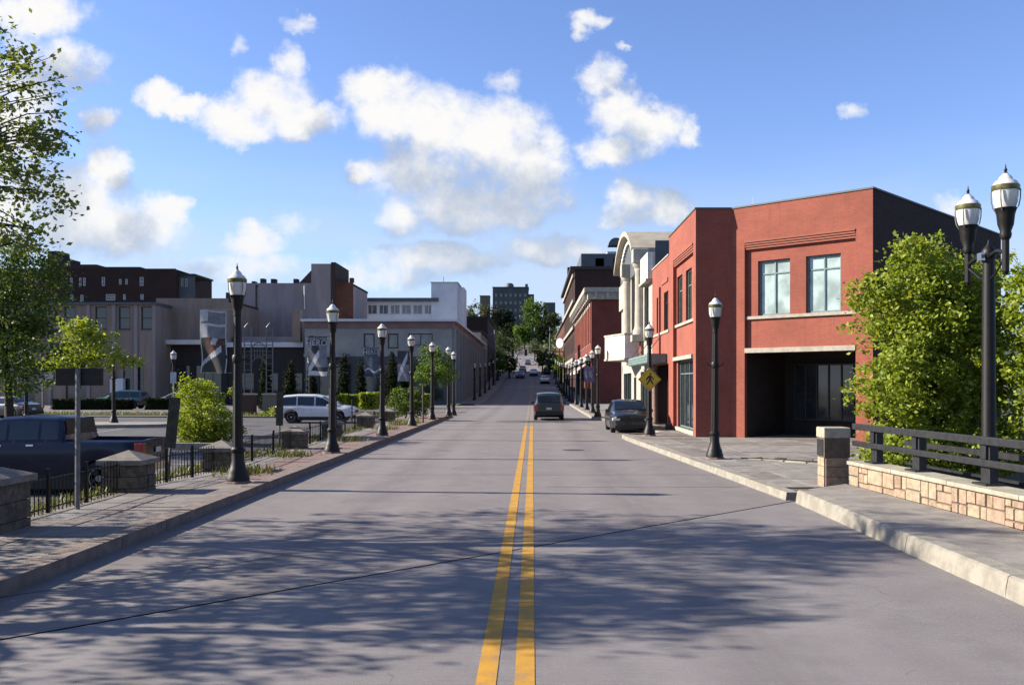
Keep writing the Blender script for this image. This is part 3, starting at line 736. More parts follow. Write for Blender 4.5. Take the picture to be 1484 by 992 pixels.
for Y in (53.4, 60.3):
    c = (6.15, Y, 0)
    MB().lathe([(.42,5.0),(.42,5.25),(.34,5.35),(.31,5.5),(.27,8.6),(.33,8.72),(.30,8.8),(.42,8.95),(.44,9.1)], c, 20, .05).build('column', 'cream', th, smooth=50)
    MB().box(5.7,6.6,Y-.45,Y+.45,9.1,9.9).build('capital_block', 'cream', th, bevel=.04)
    MB().box(5.65,6.65,Y-.5,Y+.5,4.62,5.0).build('column_pedestal', 'cream', th)
MB().box(6.12,6.5,62.0,66.0,7.3,9.0).build('parapet_panel', 'cream', th)
MB().box(6.05,6.5,49.1,52.3,7.75,9.15).build('parapet_panel', 'pale_white', th)
MB().box(5.95,6.5,49.05,52.4,7.62,7.75).build('cornice', 'cream', th)
MB().box(6.15,6.35,52.8,61.2,3.4,4.6).build('brick_band', 'dark_brick', th)
Wall((6.45,49.05),(20,49.05)).face(MB(), GZ, 9.75).build('side_wall', 'slate', th)
flat_roof(th, [(6.5,49.1),(20,49.1),(20,66),(6.5,66)], 8.9)
Wall((6.5,54.8),(22,54.8)).face(MB(), 8.9, 10.15).build('attic_wall', 'slate', th)
def arc(n=18, y0=54.4, y1=66.2, z0=10.15, rise=1.75):
    c = (y0+y1)/2; h = (y1-y0)/2; r = (h*h+rise*rise)/(2*rise); zc_ = z0+rise-r; am = math.asin(h/r)
    return [(c-r*math.sin(am-2*am*i/n), zc_+r*math.cos(am-2*am*i/n)) for i in range(n+1)]
A_ = arc(); m = MB()
for (ya, za), (yb, zb) in zip(A_, A_[1:]):
    m.face([(5.75,ya,za),(24,ya,za),(24,yb,zb),(5.75,yb,zb)]); m.face([(5.75,ya,za-.3),(5.75,ya,za),(5.75,yb,zb),(5.75,yb,zb-.3)]); m.face([(5.75,ya,za-.3),(5.75,yb,zb-.3),(24,yb,zb-.3),(24,ya,za-.3)])
m.face([(5.75,A_[0][0],A_[0][1]-.3),(24,A_[0][0],A_[0][1]-.3),(24,A_[0][0],A_[0][1]),(5.75,A_[0][0],A_[0][1])])
m.build('vaulted_roof', 'cream_roof', th, smooth=30)
m = MB(); m.face([(6.25,y_,z_-.28) for y_, z_ in A_] + [(6.25,A_[-1][0],8.9),(6.25,A_[0][0],8.9)]); m.build('arched_gable', 'slate', th)
m = MB(); B2 = arc(18, 55.6, 65, 10.0, 1.35)
for (ya, za), (yb, zb) in zip(B2, B2[1:]): m.box(6.1, 6.24, min(ya,yb), max(ya,yb)+.02, min(za,zb)-.16, max(za,zb))
m.build('arch_moulding', 'pale_white', th)
mq = thing('marquee', 'blank white wedge shaped marquee sign jutting over the pavement', 'marquee', (5.4,55,3.6))
MB().prism([(4.45,57.4),(5.35,54.2),(6.28,54.2),(6.28,60.5)], 3.72, 5.05).build('sign_box', 'marquee_white', mq)
MB().prism([(4.40,57.45),(5.32,54.12),(6.28,54.12),(6.28,60.6)], 5.06, 5.16).build('top_trim', 'cream', mq)
MB().prism([(4.40,57.45),(5.32,54.12),(6.28,54.12),(6.28,60.6)], 3.6, 3.71).build('bottom_trim', 'cream', mq)
cn = thing('canopy', 'flat teal green canopy over the theatre and shop entrances', 'canopy', (5.8,46,3.2))
MB().box(5.42,6.26,43.6,52.6,3.2,3.62).build('fascia', 'teal_canopy', cn)
for k in range(3): MB().box(5.39,5.418,43.6,52.6,3.24+k*.12,3.32+k*.12).build('fascia_board', 'teal_canopy', cn)
for Y in (45,49,52): MB().tube([(5.5,Y,3.62),(6.25,Y,4.6)], .02, 6).build('tie_rod', 'dark_frame', cn)

# ---- dark red brick building with heavy cornice
b3 = thing('brick_building', 'dark red brick building with a heavy cream bracketed cornice and rows of tall windows', 'building', (8,110,.12))
Wf = Wall((6.3,100),(16,100)); W3 = Wall((6.3,139),(6.3,100)); mb = MB(); H4 = 12.0
Wf.face(mb, .1, H4); ops = win_row(W3, b3, 12, .5, 38.5, 1.25, 6.6, 10.6); lowo = win_row(W3, b3, 6, .5, 38.5, 4.6, .6, 4.0)
W3.face(mb, .1, H4, ops+lowo, .22); mb.build('wall', 'dark_brick', b3)
mb2 = MB()
for o in ops: W3.window(b3, *o, .12, hs=(.5,), frame='white_frame', gl='dark_glass', sill='limestone', single=True); W3.box(mb2, o[0]-.2, o[1]+.2, 0, .09, 10.6, 11.0)
mb2.build('window_heads', 'limestone', b3).name = 'window_hood'
for o in lowo: W3.window(b3, *o, .12, vs=(.33,.66), hs=(.8,), frame='dark_frame', gl='dark_glass', single=True, name='shopfront')
MB().prism([(5.5,99.3),(16,99.3),(16,139),(5.5,139)], H4, H4+.5).build('cornice', 'cream', b3)
MB().prism([(5.9,99.6),(16,99.6),(16,139),(5.9,139)], H4-.75, H4-.002).build('frieze', 'cream', b3)
for k in range(8): MB().box(6.6+k*1.25,6.9+k*1.25,99.35,99.6,H4-.7,H4-.02).build('bracket', 'cream', b3)
for k in range(14): MB().box(5.55,5.88,101+k*2.8,101.5+k*2.8,H4-.7,H4-.02).build('bracket', 'cream', b3)
MB().box(5.8,6.3,100.2,139,4.7,5.3).build('shop_cornice', 'cream', b3)
for k in range(6):
    y0 = 101+k*6.3
    MB().face([(6.28,y0,4.6),(6.28,y0+5.4,4.6),(4.9,y0+5.4,3.6),(4.9,y0,3.6)]).face([(4.9,y0,3.6),(4.9,y0+5.4,3.6),(4.9,y0+5.4,3.35),(4.9,y0,3.35)]).build('awning', ('paver_red','pale_white')[k%2], b3)
# ---- four storey dark brick block behind it
b4 = thing('brick_building', 'tall dark brick block with pale string courses and a rooftop penthouse', 'building', (8,150,1))
Wf = Wall((6.3,139.3),(24,139.3)); W4 = Wall((6.3,186),(6.3,139.3)); mb = MB(); H5 = 19.3
Wf.face(mb, 0, H5); ops = sum([win_row(W4, b4, 9, .5, 46, 1.5, z, z+2.5) for z in (7.2,11.4,15.3)], [])
W4.face(mb, .5, H5, ops, .2); mb.build('wall', 'brown_brick', b4)
for o in ops: W4.window(b4, *o, .1, hs=(.5,), frame='cream', gl='dark_glass', single=True)
for z in (5.6,10.4,14.4,18.2): MB().box(5.95,6.3,139.3,186,z,z+.5).build('string_course', 'limestone', b4)
MB().prism([(5.6,139.0),(24,139.0),(24,186),(5.6,186)], H5, H5+.45).build('cornice', 'roof_dark', b4)
MB().box(6.4,8.0,171,173,H5,23.6).build('chimney', 'brown_brick', b4)
ph = MB().box(7.6,24,146,170,H5+.4,22.6).build('penthouse', 'slate', b4)
Wall((7.6,145.98),(24,145.98)).window(b4, 2.2,3.6,20.3,21.9, .0, frame='dark_frame', gl='dark_glass'); Wall((7.6,145.98),(24,145.98)).window(b4, 5.0,6.2,20.3,21.9, .0, frame='dark_frame', gl='dark_glass')
MB().box(12.0,20,150,160,22.6,23.5).build('plant_box', 'tower_panel', b4)
c = Vector((13.2,147.5,24.1)); m = MB()
m.add([tuple(c+Vector((1.2*math.cos(t), 1.6*0, 1.25*math.sin(t)))) for t in [math.pi*i/10 for i in range(11)]] + [tuple(c+Vector((1.2*math.cos(t), 2.2, 1.25*math.sin(t)))) for t in [math.pi*i/10 for i in range(11)]],
      [(i,i+1,i+12,i+11) for i in range(10)] + [tuple(range(10,-1,-1)), tuple(range(11,22))])
m.build('roof_cowl', 'slate', b4); MB().tube([c+Vector((.5,1,-1.6)), c+Vector((.5,1,.1))], .3, 10).build('cowl_pipe', 'slate', b4)
b5 = thing('brick_building', 'low brick row far along the right pavement below the hill', 'building', (8,215,4))
mb = MB(); W5 = Wall((6.6,260),(6.6,190)); ops = win_row(W5,b5,10,1,69,1.4,11,13.2); W5.face(mb, 2, 15, ops, .2); Wall((6.6,190),(20,190)).face(mb, 2, 15); mb.build('wall', 'castle_brick', b5)
for o in ops: W5.window(b5, *o, .1, frame='cream', gl='dark_glass')
flat_roof(b5, [(6.2,189.6),(20,189.6),(20,260),(6.2,260)], 15.3, 'slate', .3)

# ---- bank on the left
bk = thing('bank_building', 'pale grey two storey corner building with a flat roof and plum fascia', 'building', (-16,104,0))
B0, B1 = (-24.0,98.0), (-8.5,98.0)
Wb1 = Wall(B0, B1); Wb2 = Wall(B1, (-8.5,160)); H = 9.0; mb = MB()
wz = [(Wb1.hit(a), Wb1.hit(b), EYE+(556-505)*98/F, EYE+(556-483)*98/F) for a, b in ((527,543),(562,577.5))] + [(Wb1.hit(592), Wb1.hit(627), EYE+(556-501)*98/F, EYE+(556-483)*98/F)]
lw = [(1.5,5.0,.4,4.3),(6.0,9.4,.4,4.3),(10.4,14.6,.4,4.3)]
Wb1.face(mb, 5.1, H-.95, wz, .2); fins = win_row(Wb2, bk, 14, .5, 61, 1.7, 5.2, 7.6); fl = win_row(Wb2, bk, 14, .5, 61, 2.6, .5, 4.2)
Wb2.face(mb, 0, H-.95, fins+fl, .25); mb.build('wall', 'bank_wall', bk)
Wb1.face(MB(), 0, 5.1, lw, .25).build('ground_floor_wall', 'bank_dark', bk)
for o in wz[:2]: Wb1.window(bk, *o, .1, frame='dark_frame', gl='grey_glass', fw=.14, sill='limestone')
Wb1.window(bk, *wz[2], .1, vs=(.5,), frame='dark_frame', gl='grey_glass', fw=.1, sill='limestone')
for o in lw: Wb1.window(bk, *o, .12, vs=(.5,), frame='dark_frame', gl='dark_glass', fw=.1, name='shopfront')
for o in fins: Wb2.window(bk, *o, .15, frame='dark_frame', gl='dark_glass', single=True)
for o in fl: Wb2.window(bk, *o, .15, vs=(.5,), frame='dark_frame', gl='dark_glass', single=True, name='shopfront')
MB().prism([(-24.02,97.85),(-8.35,97.85),(-8.35,160),(-24.02,160)], H-.95, H-.25).build('fascia', 'bank_fascia', bk)
MB().prism([(-24.3,97.4),(-7.95,97.4),(-7.95,160.2),(-24.3,160.2)], H-.25, H).build('roof', 'tower_panel', bk)
for k in range(15): MB().box(-8.5,-8.1,98.3+k*4.35,98.75+k*4.35,0,H-.96).build('fin', 'bank_wall', bk)
Wb1.box(MB(), .3, 4.6, 0, 1.6, 5.0, 5.35).build('entrance_canopy', 'bank_wall', bk)
for s_ in (.5, 4.2): Wb1.box(MB(), s_, s_+.35, 1.1, 1.5, 0, 5.0).build('canopy_post', 'bank_wall', bk)
up = thing('office_block', 'grey upper office block with a ribbon of windows behind the flat roofed corner building', 'building', (-18,128,0))
Wu = Wall((-25.5,125),(-13.2,125)); mb = MB(); zz = lambda py: EYE+(556-py)*125/F
ops = [(.3+k*1.52, 1.6+k*1.52, zz(455), zz(441)) for k in range(8)]
Wu.face(mb, 0, zz(437), ops, .25); mb.build('wall', 'tower_panel', up)
for o in ops: Wu.window(up, *o, .1, vs=(.45,), frame='white_frame', gl='grey_glass', fw=.1, single=True)
MB().prism([(-25.9,124.3),(-12.6,124.3),(-12.6,138),(-25.9,138)], zz(437), zz(432)).build('roof', 'slate', up)
tw = thing('stair_tower', 'plain blue grey panelled tower with a narrower shaft at its shoulder', 'tower', (-12,128,0))
MB().box(-13.6,-10.1,124.8,132,0,zz(409.5)).build('tower', 'tower_panel', tw); MB().box(-10.1,-9.3,126,131,0,zz(415)).build('side_shaft', 'tower_panel', tw)
MB().box(-13.7,-10.0,124.7,132.1,zz(409.5),zz(408.7)).build('coping', 'slate', tw)
MB().tube([(-12,125.5,zz(409)),(-12,125.5,zz(400))], .03, 5).build('mast', 'dark_frame', tw)

# ---- castle-like block
cs = thing('castle_building', 'grey blank walled block with a raised tower, crenellated rust brick end and chimney stubs', 'building', (-28,116,0))
YC = 112; zc = lambda py: EYE+(556-py)*YC/F; xc = lambda px: (px-772)*YC/F
Wk = Wall((xc(345),YC),(xc(451),YC)); mb = MB(); so = (xc(370)-xc(345), xc(374.5)-xc(345), zc(447), zc(412.5))
Wk.face(mb, 0, zc(410), [so], .35); Wk2 = Wall((xc(451),YC),(xc(480),YC)); Wk2.face(mb, 0, zc(382)); mb.box(xc(451),xc(480),YC+.01,YC+8,zc(411),zc(382)); mb.build('wall', 'grey_stucco', cs)
Wk.box(MB(), so[0], so[1], -.4, -.3, so[2], so[3]).build('slot_window', 'dark_glass', cs)
MB().box(xc(480),xc(486.5),YC-.15,YC+8,0,zc(380)).build('tower_edge', 'brown_brick', cs)
Wk3 = Wall((xc(486.5),YC),(xc(512),YC)); mb = MB(); Wk3.face(mb, 0, zc(409)); mb.build('end_wall', 'castle_brick', cs)
for px, py, wd in ((487,404,5),(494,404.5,3.5),(500,405.5,3.5),(506.5,402.5,5.5)): MB().box(xc(px),xc(px+wd),YC-.05,YC+.6,zc(409),zc(py)).build('merlon', 'brown_brick', cs)
m = MB(); m.add([(xc(429),YC+1,zc(410)),(xc(450),YC+1,zc(410)),(xc(450),YC+1,zc(388)),(xc(429),YC+8,zc(410)),(xc(450),YC+8,zc(410)),(xc(450),YC+8,zc(388))], [(0,1,2),(3,5,4),(0,2,5,3),(0,3,4,1),(1,4,5,2)]); m.build('sloping_roof', 'roof_dark', cs)
for px, w_, py in ((361,5,406),(373.5,6,402),(389,6.5,402.5),(422,6,402.5)): MB().box(xc(px),xc(px+w_),YC+1,YC+2,zc(411),zc(py)).build('chimney', 'roof_dark', cs)
flat_roof(cs, [(xc(345),YC+.1),(xc(512),YC+.1),(xc(512),YC+10),(xc(345),YC+10)], zc(411))
MB().tube([(xc(442),YC-.2,zc(448)),(xc(441.5),YC-.2,zc(414))], .07, 6).build('downpipe', 'pale_white', cs)
MB().tube([(xc(426),YC-.3,zc(495)),(xc(426),YC-.3,zc(453))], .14, 8).build('downpipe', 'pale_white', cs)
an = thing('annex', 'low dark annex with a pale eaves board under the blank grey wall', 'building', (-30,101,0))
z1 = lambda py: EYE+(556-py)*100/F; x1 = lambda px: (px-772)*100/F
Wa = Wall((x1(330),100),(x1(441),100)); mb = MB(); ops = [(.8+k*2.6,2.8+k*2.6,.4,3.4) for k in range(3)]
Wa.face(mb, 0, z1(503), ops, .3); mb.build('wall', 'interior', an)
for o in ops: Wa.window(an, *o, .15, vs=(.5,), frame='dark_frame', gl='dark_glass', name='shopfront')
MB().box(x1(330),x1(441),99.5,108,z1(503),z1(496)).build('roof', 'tower_panel', an)
MB().box(x1(334),x1(437),101,108,z1(496),z1(487)).build('upper_wall', 'grey_stucco', an)
MB().box(x1(428),x1(440),98.5,99.4,z1(495),z1(450)).build('stair_shaft', 'beige_stucco', an)

# ---- two storey fronts at the far side of the lot
m1 = thing('stucco_building', 'brown stucco block with a pale blue strip canopy over a dark shopfront', 'building', (-36,100,0))
Wm = Wall((x1(226),100),(x1(331),100)); mb = MB(); ops = [(1.0,3.6,.3,4.2),(4.2,7.0,.3,4.2)]
Wm.face(mb, z1(497), z1(432)); mb.build('wall', 'beige_stucco', m1); Wm.face(MB(), 0, z1(497), ops, .4).build('ground_floor_wall', 'interior', m1)
for o in ops: Wm.window(m1, *o, .2, vs=(.33,.66), frame='dark_frame', gl='dark_glass', name='shopfront')
Wm.box(MB(), .3, Wm.L-.1, 0, 1.5, z1(499.5), z1(493)).build('canopy', 'pale_white', m1)
MB().box(x1(325),x1(333),100.5,101.3,z1(437),z1(423)).build('chimney', 'roof_dark', m1)
flat_roof(m1, [(x1(226),100.2),(x1(331),100.2),(x1(331),111),(x1(226),111)], z1(434))
y2 = 96; z2 = lambda py: EYE+(556-py)*y2/F; x2 = lambda px: (px-772)*y2/F
m2 = thing('stucco_building', 'beige two storey front with tall dark upper windows between pale pilasters', 'building', (-44,96,0))
Wn = Wall((x2(-60),y2),(x2(226),y2)); mb = MB()
ops = [(Wn.hit(a), Wn.hit(a+16.5), z2(477), z2(444)) for a in (-40,0,40,93,138,172,204.5)]; og = [(Wn.hit(a), Wn.hit(a+30), .3, z2(528)) for a in (-30,20,95,178)]
Wn.face(mb, 0, z2(440), ops+og, .3); mb.build('wall', 'beige_stucco', m2)
for o in ops: Wn.window(m2, *o, .15, hs=(.5,), frame='dark_frame', gl='dark_glass', fw=.1, sill='slate', single=True)
for o in og: Wn.window(m2, *o, .2, vs=(.5,), frame='dark_frame', gl='dark_glass', fw=.1, name='shopfront')
for a in (-10,30,70,126,163,195,221): Wn.box(MB(), Wn.hit(a), Wn.hit(a+5), 0, .15, 0, z2(441)).build('pilaster', 'grey_stucco', m2)
MB().box(x2(163),x2(182),y2-.6,y2-.02,.1,z2(548)).build('white_door', 'tower_panel', m2)
flat_roof(m2, [(x2(-60),y2-.3),(x2(228),y2-.3),(x2(228),108),(x2(-60),108)], z2(438), 'slate')
y3 = 125; z3 = lambda py: EYE+(556-py)*y3/F; x3 = lambda px: (px-772)*y3/F
m3 = thing('apartment_building', 'dark brick apartment block with small pale framed windows and a stepped parapet', 'building', (-56,125,0))
Wo = Wall((x3(-60),y3),(x3(255),y3)); mb = MB()
ops = [(Wo.hit(a), Wo.hit(a+w_), z3(b), z3(c)) for a, w_, b, c in ((86,4,414,402),(101,4,414,402),(114,4,414,402),(120,4,414,402),(147,5,414,401),(172,4,412,404),(181,4,412,404),(202,6,414,401),(101,5,436,427),(116,5,436,427),(153,14,435,426),(178,4,434,426),(203,5,434,426),(20,4,414,402),(35,4,414,402),(50,4,414,402))]
Wo.face(mb, 0, z3(389), ops, .3); mb.build('wall', 'brown_brick', m3)
for o in ops: Wo.window(m3, *o, .12, hs=(.5,), frame='tower_panel', gl='dark_glass', fw=.11, single=True)
for a, b, t in ((69,85,363.5),(85,101,375),(101,140,383),(140,203,386.5)): MB().box(x3(a),x3(b),y3+.02,y3+3,z3(390),z3(t)).build('parapet_block', 'brown_brick', m3)
flat_roof(m3, [(x3(-60),y3+.1),(x3(255),y3+.1),(x3(255),y3+14),(x3(-60),y3+14)], z3(390))
Wp3 = Wall((x3(255),y3+1),(x3(279),y3+1)); mb = MB(); ops = [(Wp3.hit(a), Wp3.hit(a+3.5), z3(414), z3(402)) for a in (257,262.5,268.5)]
Wp3.face(mb, 0, z3(397), ops, .2); mb.build('bay_wall', 'slate', m3)
for o in ops: Wp3.window(m3, *o, .1, frame='tower_panel', gl='dark_glass', single=True)
MB().box(x3(254.5),x3(279.6),y3+.7,y3+8,z3(398),z3(395.5)).build('bay_roof', 'roof_dark', m3)
for t_, xa_, xb_, y_, dep, zt_, mm in ((cs,xc(345),xc(512),YC,9.5,zc(411)-.05,'grey_stucco'),(an,x1(330),x1(441),100,7,z1(503)-.05,'grey_stucco'),(m1,x1(226),x1(331),100,11,z1(434)-.2,'beige_stucco'),(m2,x2(-60),x2(226),y2,12,z2(440)-.1,'beige_stucco'),(m3,x3(-60),x3(255),y3,14,z3(390)-.1,'brown_brick'),(up,-25.5,-13.2,125,12.5,zz(437)-.05,'tower_panel')):
    m = MB(); m.box(xa_+.03, xb_-.03, y_+.45, y_+dep, -.5, zt_); m.build('rear_wall', mm, t_)
    for x_, sgn in ((xa_, -1), (xb_, 1)):
        a_, b_ = ((x_, y_), (x_, y_+dep)) if sgn > 0 else ((x_, y_+dep), (x_, y_)); Wall(a_, b_).face(MB(), -.5, zt_).build('side_wall', mm, t_)
# ---- dark fronts farther up the left side of the street
for (ya, yb, h, lab, mm) in ((161,185,9.5,'dim grey shop row next up the hill from the flat roofed corner building','grey_stucco'),(186,225,12.5,'dark brick row half hidden by street trees on the far left pavement','brown_brick')):
    t = thing('shop_row', lab, 'building', (-12,ya,rz(ya))); W_ = Wall((-9.0,ya),(-9.0,yb)); mb = MB()
    ops = win_row(W_, t, 6, .5, W_.L-.5, 1.5, rz(ya)+5, rz(ya)+7.2); W_.face(mb, 0, rz(ya)+h, ops, .2); Wall((-24,ya),(-9,ya)).face(mb, 0, rz(ya)+h); mb.build('wall', mm, t)
    for o in ops: W_.window(t, *o, .1, frame='white_frame', gl='dark_glass', single=True)
    flat_roof(t, [(-24,ya),(-8.7,ya),(-8.7,yb),(-24,yb)], rz(ya)+h+.3)
# ---- big block on the hill
yh = 560; zh = lambda py: EYE+(556-py)*yh/F; xh = lambda px: (px-772)*yh/F
hb = thing('hill_building', 'massive slate grey block crowning the wooded hill, with a domed tank and a chimney', 'building', (-14,yh,30))
Wh = Wall((xh(714),yh),(xh(766),yh)); mb = MB(); ops = []
for r in range(4): ops += win_row(Wh, hb, 7, .6, Wh.L-.6, 1.5, zh(430+r*11), zh(425+r*11))
Wh.face(mb, 28, zh(416.5), ops, .4); mb.box(xh(714),xh(766),yh+.5,yh+18,28,zh(417.5)); mb.build('wall', 'far_stone', hb)
for o in ops: Wh.window(hb, *o, .2, frame='slate', gl='grey_glass', fw=.12, single=True)
MB().box(xh(713.5),xh(766.5),yh-.4,yh+18.4,zh(416.5),zh(415.5)).build('parapet', 'far_stone', hb)
MB().lathe([(2.6,0),(2.6,1.6),(2.3,2.3),(1.4,2.8),(.2,3.0)], (xh(738),yh+6,zh(415.5)), 16).build('water_tank', 'slate', hb, smooth=40)
MB().box(xh(761),xh(765),yh+3,yh+5,zh(415.5),zh(410.5)).build('chimney', 'far_stone', hb)
for a, b, t in ((766,774,425),(788,805,437)): MB().box(xh(a),xh(b),yh+5,yh+16,28,zh(t)).build('wing', 'far_stone', hb)
h2 = thing('hill_building', 'small olive brown block on the hilltop beside the massive slate grey one', 'building', (-28,yh+10,30)); MB().box(xh(695),xh(709),yh+4,yh+14,26,zh(428)).build('wall', 'buff_brick', h2); MB().box(xh(694.5),xh(709.5),yh+3.6,yh+14.4,zh(428),zh(427)).build('roof', 'slate', h2)
# ================================================================== STREET FURNITURE
def lamp_head(par, x, y, z):
    """lantern: dark cup, white glass, olive band, pale dome, finial; z = underside of the cup"""
    c = (x, y, z)
    MB().lathe([(.07,0),(.085,.06),(.075,.1),(.11,.2),(.125,.34),(.14,.40),(.155,.44)], c, 16).build('holder', 'black_metal', par, smooth=40)
    MB().lathe([(.135,.44),(.165,.53),(.178,.66),(.180,.70)], c, 20).build('globe', 'lamp_glass', par, smooth=60)
    MB().lathe([(.19,.695),(.195,.71),(.195,.765),(.185,.775)], c, 20).build('band', 'lamp_band', par, smooth=40)
    MB().lathe([(.185,.775),(.15,.83),(.10,.86),(.085,.90),(.05,.93),(.035,.95)], c, 20).build('dome', 'lamp_top', par, smooth=60)
    MB().lathe([(.035,.95),(.015,.98),(.028,1.0),(.012,1.03),(.004,1.09)], c, 8).build('finial', 'black_metal', par, smooth=60)
    for k in range(4):
        a = math.pi/4+k*math.pi/2; u = (math.cos(a), math.sin(a))
        MB().tube([(x+u[0]*r, y+u[1]*r, z+h) for r, h in ((.13,.38),(.18,.46),(.2,.56),(.205,.70))], .009, 5).build('strap', 'grey_metal', par)
def make_lamp():
    t = thing('street_lamp', 'x', 'street lamp', (0,0,0))
    MB().lathe([(.27,-.06),(.27,.03),(.25,.045)], (0,0,0), 8).build('pad', 'paver_red', t)
    MB().lathe([(.235,.03),(.235,.12),(.21,.16),(.205,.22),(.165,.30),(.13,.44),(.125,.60),(.145,.63),(.145,.68),(.115,.72)], (0,0,0), 20).build('base', 'black_metal', t, smooth=35)
    MB().lathe([(.108,.7),(.092,2.4),(.078,3.32)], (0,0,0), 20, .07).build('pole', 'black_metal', t)
    MB().lathe([(.10,2.40),(.115,2.44),(.115,2.52),(.10,2.56)], (0,0,0), 14).build('collar', 'black_metal', t, smooth=40)
    lamp_head(t, 0, 0, 3.31)
    m = MB()
    for s in (-1, 1):
        m.tube([(0,.0,2.48),(s*.12,0,2.46),(s*.2,0,2.48),(s*.24,0,2.55)], .014, 6)
    m.build('hook_arm', 'black_metal', t)
    return t
LAMP = make_lamp(); lamp_used = [False]
def lamp(x, y, z, label, group):
    o = LAMP if not lamp_used[0] else copy_tree(LAMP)
    lamp_used[0] = True
    o.location = (x, y, z); o.rotation_euler.z = R(random.uniform(-8, 8)); o.rotation_euler.x = R(random.uniform(-.4,.4)); o.rotation_euler.y = R(random.uniform(-.4,.4)); o['label'] = label; o['group'] = group; o.scale.z = 1.035
    return o
GL, GR = 'lamps along the kerb by the car park', 'lamps along the right pavement'
LL = [(345,19.3,'tall black street lamp carrying the white and brown banner beside the low railing'),
      (481,27.6,'black street lamp carrying the torn grey hero banner'),
      (554,36.6,'black street lamp carrying the slate blue hero banner'),
      (597,45.2,'black street lamp with a crumpled banner, just before the small green street tree'),
      (626,53.0,'black street lamp whose lantern pokes out of the small green street tree'),
      (650,59.6,'black street lamp at the end of the kerb past the small green street tree'),
      ]
for px, Y, lab in LL: lamp((px-772)*Y/F, Y, .15, lab, GL)
lamp((657-772)*64.5/F, 64.5, .03, 'black street lamp just beyond the kerb end at the side street', GL)
ORD = 'first second third fourth fifth sixth seventh eighth ninth tenth eleventh twelfth thirteenth fourteenth'.split()
for k, Y in enumerate((112,124,137,150,165,182,200)): lamp(-7.0, Y, rz(Y)+.15, ORD[k]+' small black lamp going up the shaded pavement past the pale grey corner building', 'lamps in the shade on the far left pavement')
lamp(5.0, 25.6, .15, 'black street lamp standing before the dark return of the red corner building', GR)
lamp(4.62, 36.9, .15, 'black street lamp that carries the yellow pedestrian sign', GR)
lamp(3.98, 57.0, .15, 'black street lamp with a purple banner nearest the blank white marquee', GR)
lamp(4.2, 65.5, .15, 'second black lamp past the white marquee with a purple banner', GR)
for k, Y in enumerate((73.5,82,91,100,108,117,126,136,146,157,170)): lamp(4.25, Y, rz(Y)+.15, ORD[k+2]+' black lamp past the blank white marquee on the right pavement', 'lamps along the dark red cornice building')
for px, Y, lab in ((165,54,'small black lamp on the kerbed island in the car park'),(252,58,'small black lamp behind the round bright green bush'),(38,52,'small black lamp behind the dark pickup cab'),(449,74,'small lamp among the dark columnar evergreens')):
    lamp((px-772)*Y/F, Y, lotz(Y) if px != 165 else -.05, lab, 'lamps in the car park')
# twin lantern post on the bridge
tl = thing('twin_lamp', 'tall black twin lantern post behind the stone parapet railing', 'street lamp', (7.05,14.4,-.4))
MB().lathe([(.22,0),(.22,.5),(.15,.7),(.11,.9),(.092,4.1),(.085,4.60)], (7.05,14.4,-.4), 24).build('pole', 'black_metal', tl, smooth=40)
MB().lathe([(.10,-.06),(.105,-.02),(.105,.05),(.085,.09),(.03,.15),(.01,.22)], (7.05,14.4,4.2), 18).build('pole_cap', 'black_metal', tl, smooth=40); MB().box(6.90,6.96,14.33,14.47,4.10,4.22).build('bracket_plate', 'chrome', tl)
for X, Y in ((6.93,13.65),(7.08,15.15)):
    MB().tube([(7.05,14.4,4.16),((7.05+X)/2,(14.4+Y)/2,4.2),(X,Y,4.13)], .032, 8).build('arm', 'black_metal', tl)
    MB().tube([(7.05,14.4,3.8),((7.05*.6+X*.4),(14.4*.6+Y*.4),3.86),(X,Y,4.08)], .018, 6).build('brace', 'black_metal', tl)
    MB().lathe([(.03,3.8),(.05,3.85),(.05,4.3),(.07,4.36)], (X,Y,0), 12).build('stem', 'black_metal', tl)
    lamp_head(tl, X, Y, 4.33)

# ---- lettering helper: flat mesh from the built-in font, facing the camera side (-Y)
def lettering(txt, size, c, m, par, name='lettering', rotz=0.0):
    cu_ = bpy.data.curves.new('t', 'FONT'); cu_.body = txt; cu_.size = size; cu_.align_x = 'CENTER'; cu_.resolution_u = 2
    o = bpy.data.objects.new('t', cu_); COL.objects.link(o); bpy.context.view_layer.update()
    me = bpy.data.meshes.new_from_object(o.evaluated_get(bpy.context.evaluated_depsgraph_get())); me.name = name
    bpy.data.objects.remove(o); bpy.data.curves.remove(cu_)
    me.materials.clear(); me.materials.append(MATS[m])
    q = link(name, me, par); q.location = Vector(c)-worldloc(par); q.rotation_euler = (R(90), 0, rotz)
    return q
def banner(label, px0, px1, py0, py1, Y, polepx, mats, paint, group='banners hung on the lamp posts', sway=.05, twist=0.0, side=1):
    a, b = PX(px0, py1, Y), PX(px1, py0, Y); W_, H_ = b.x-a.x, b.z-a.z
    t = thing('banner', label, 'banner', (b.x if polepx > px1 else a.x, Y, a.z), group)
    m = MB(); nx_, nz_ = 26, 54
    def q(i, j):
        u, v = i/nx_, j/nz_
        yy = sway*math.sin(u*5+v*4)*(.3+.7*(1-v)) + twist*(1-v)*(1-u)
        return (a.x+W_*u+.03*math.sin(v*7)*(1-v), Y+yy, a.z+H_*v+.015*math.sin(u*6))
    for i in range(nx_):
        for j in range(nz_):
            m.face([q(i,j),q(i+1,j),q(i+1,j+1),q(i,j+1)], mi=paint((i+.5)/nx_, (j+.5)/nz_))
    m.build('cloth', mats, t, smooth=60)
    px_ = PX(polepx, 0, Y).x
    for z in (b.z, a.z): MB().tube([(px_,Y,z),(a.x if polepx > px1 else b.x, Y, z)], .012, 6).build('rod', 'grey_metal', t)
    return t
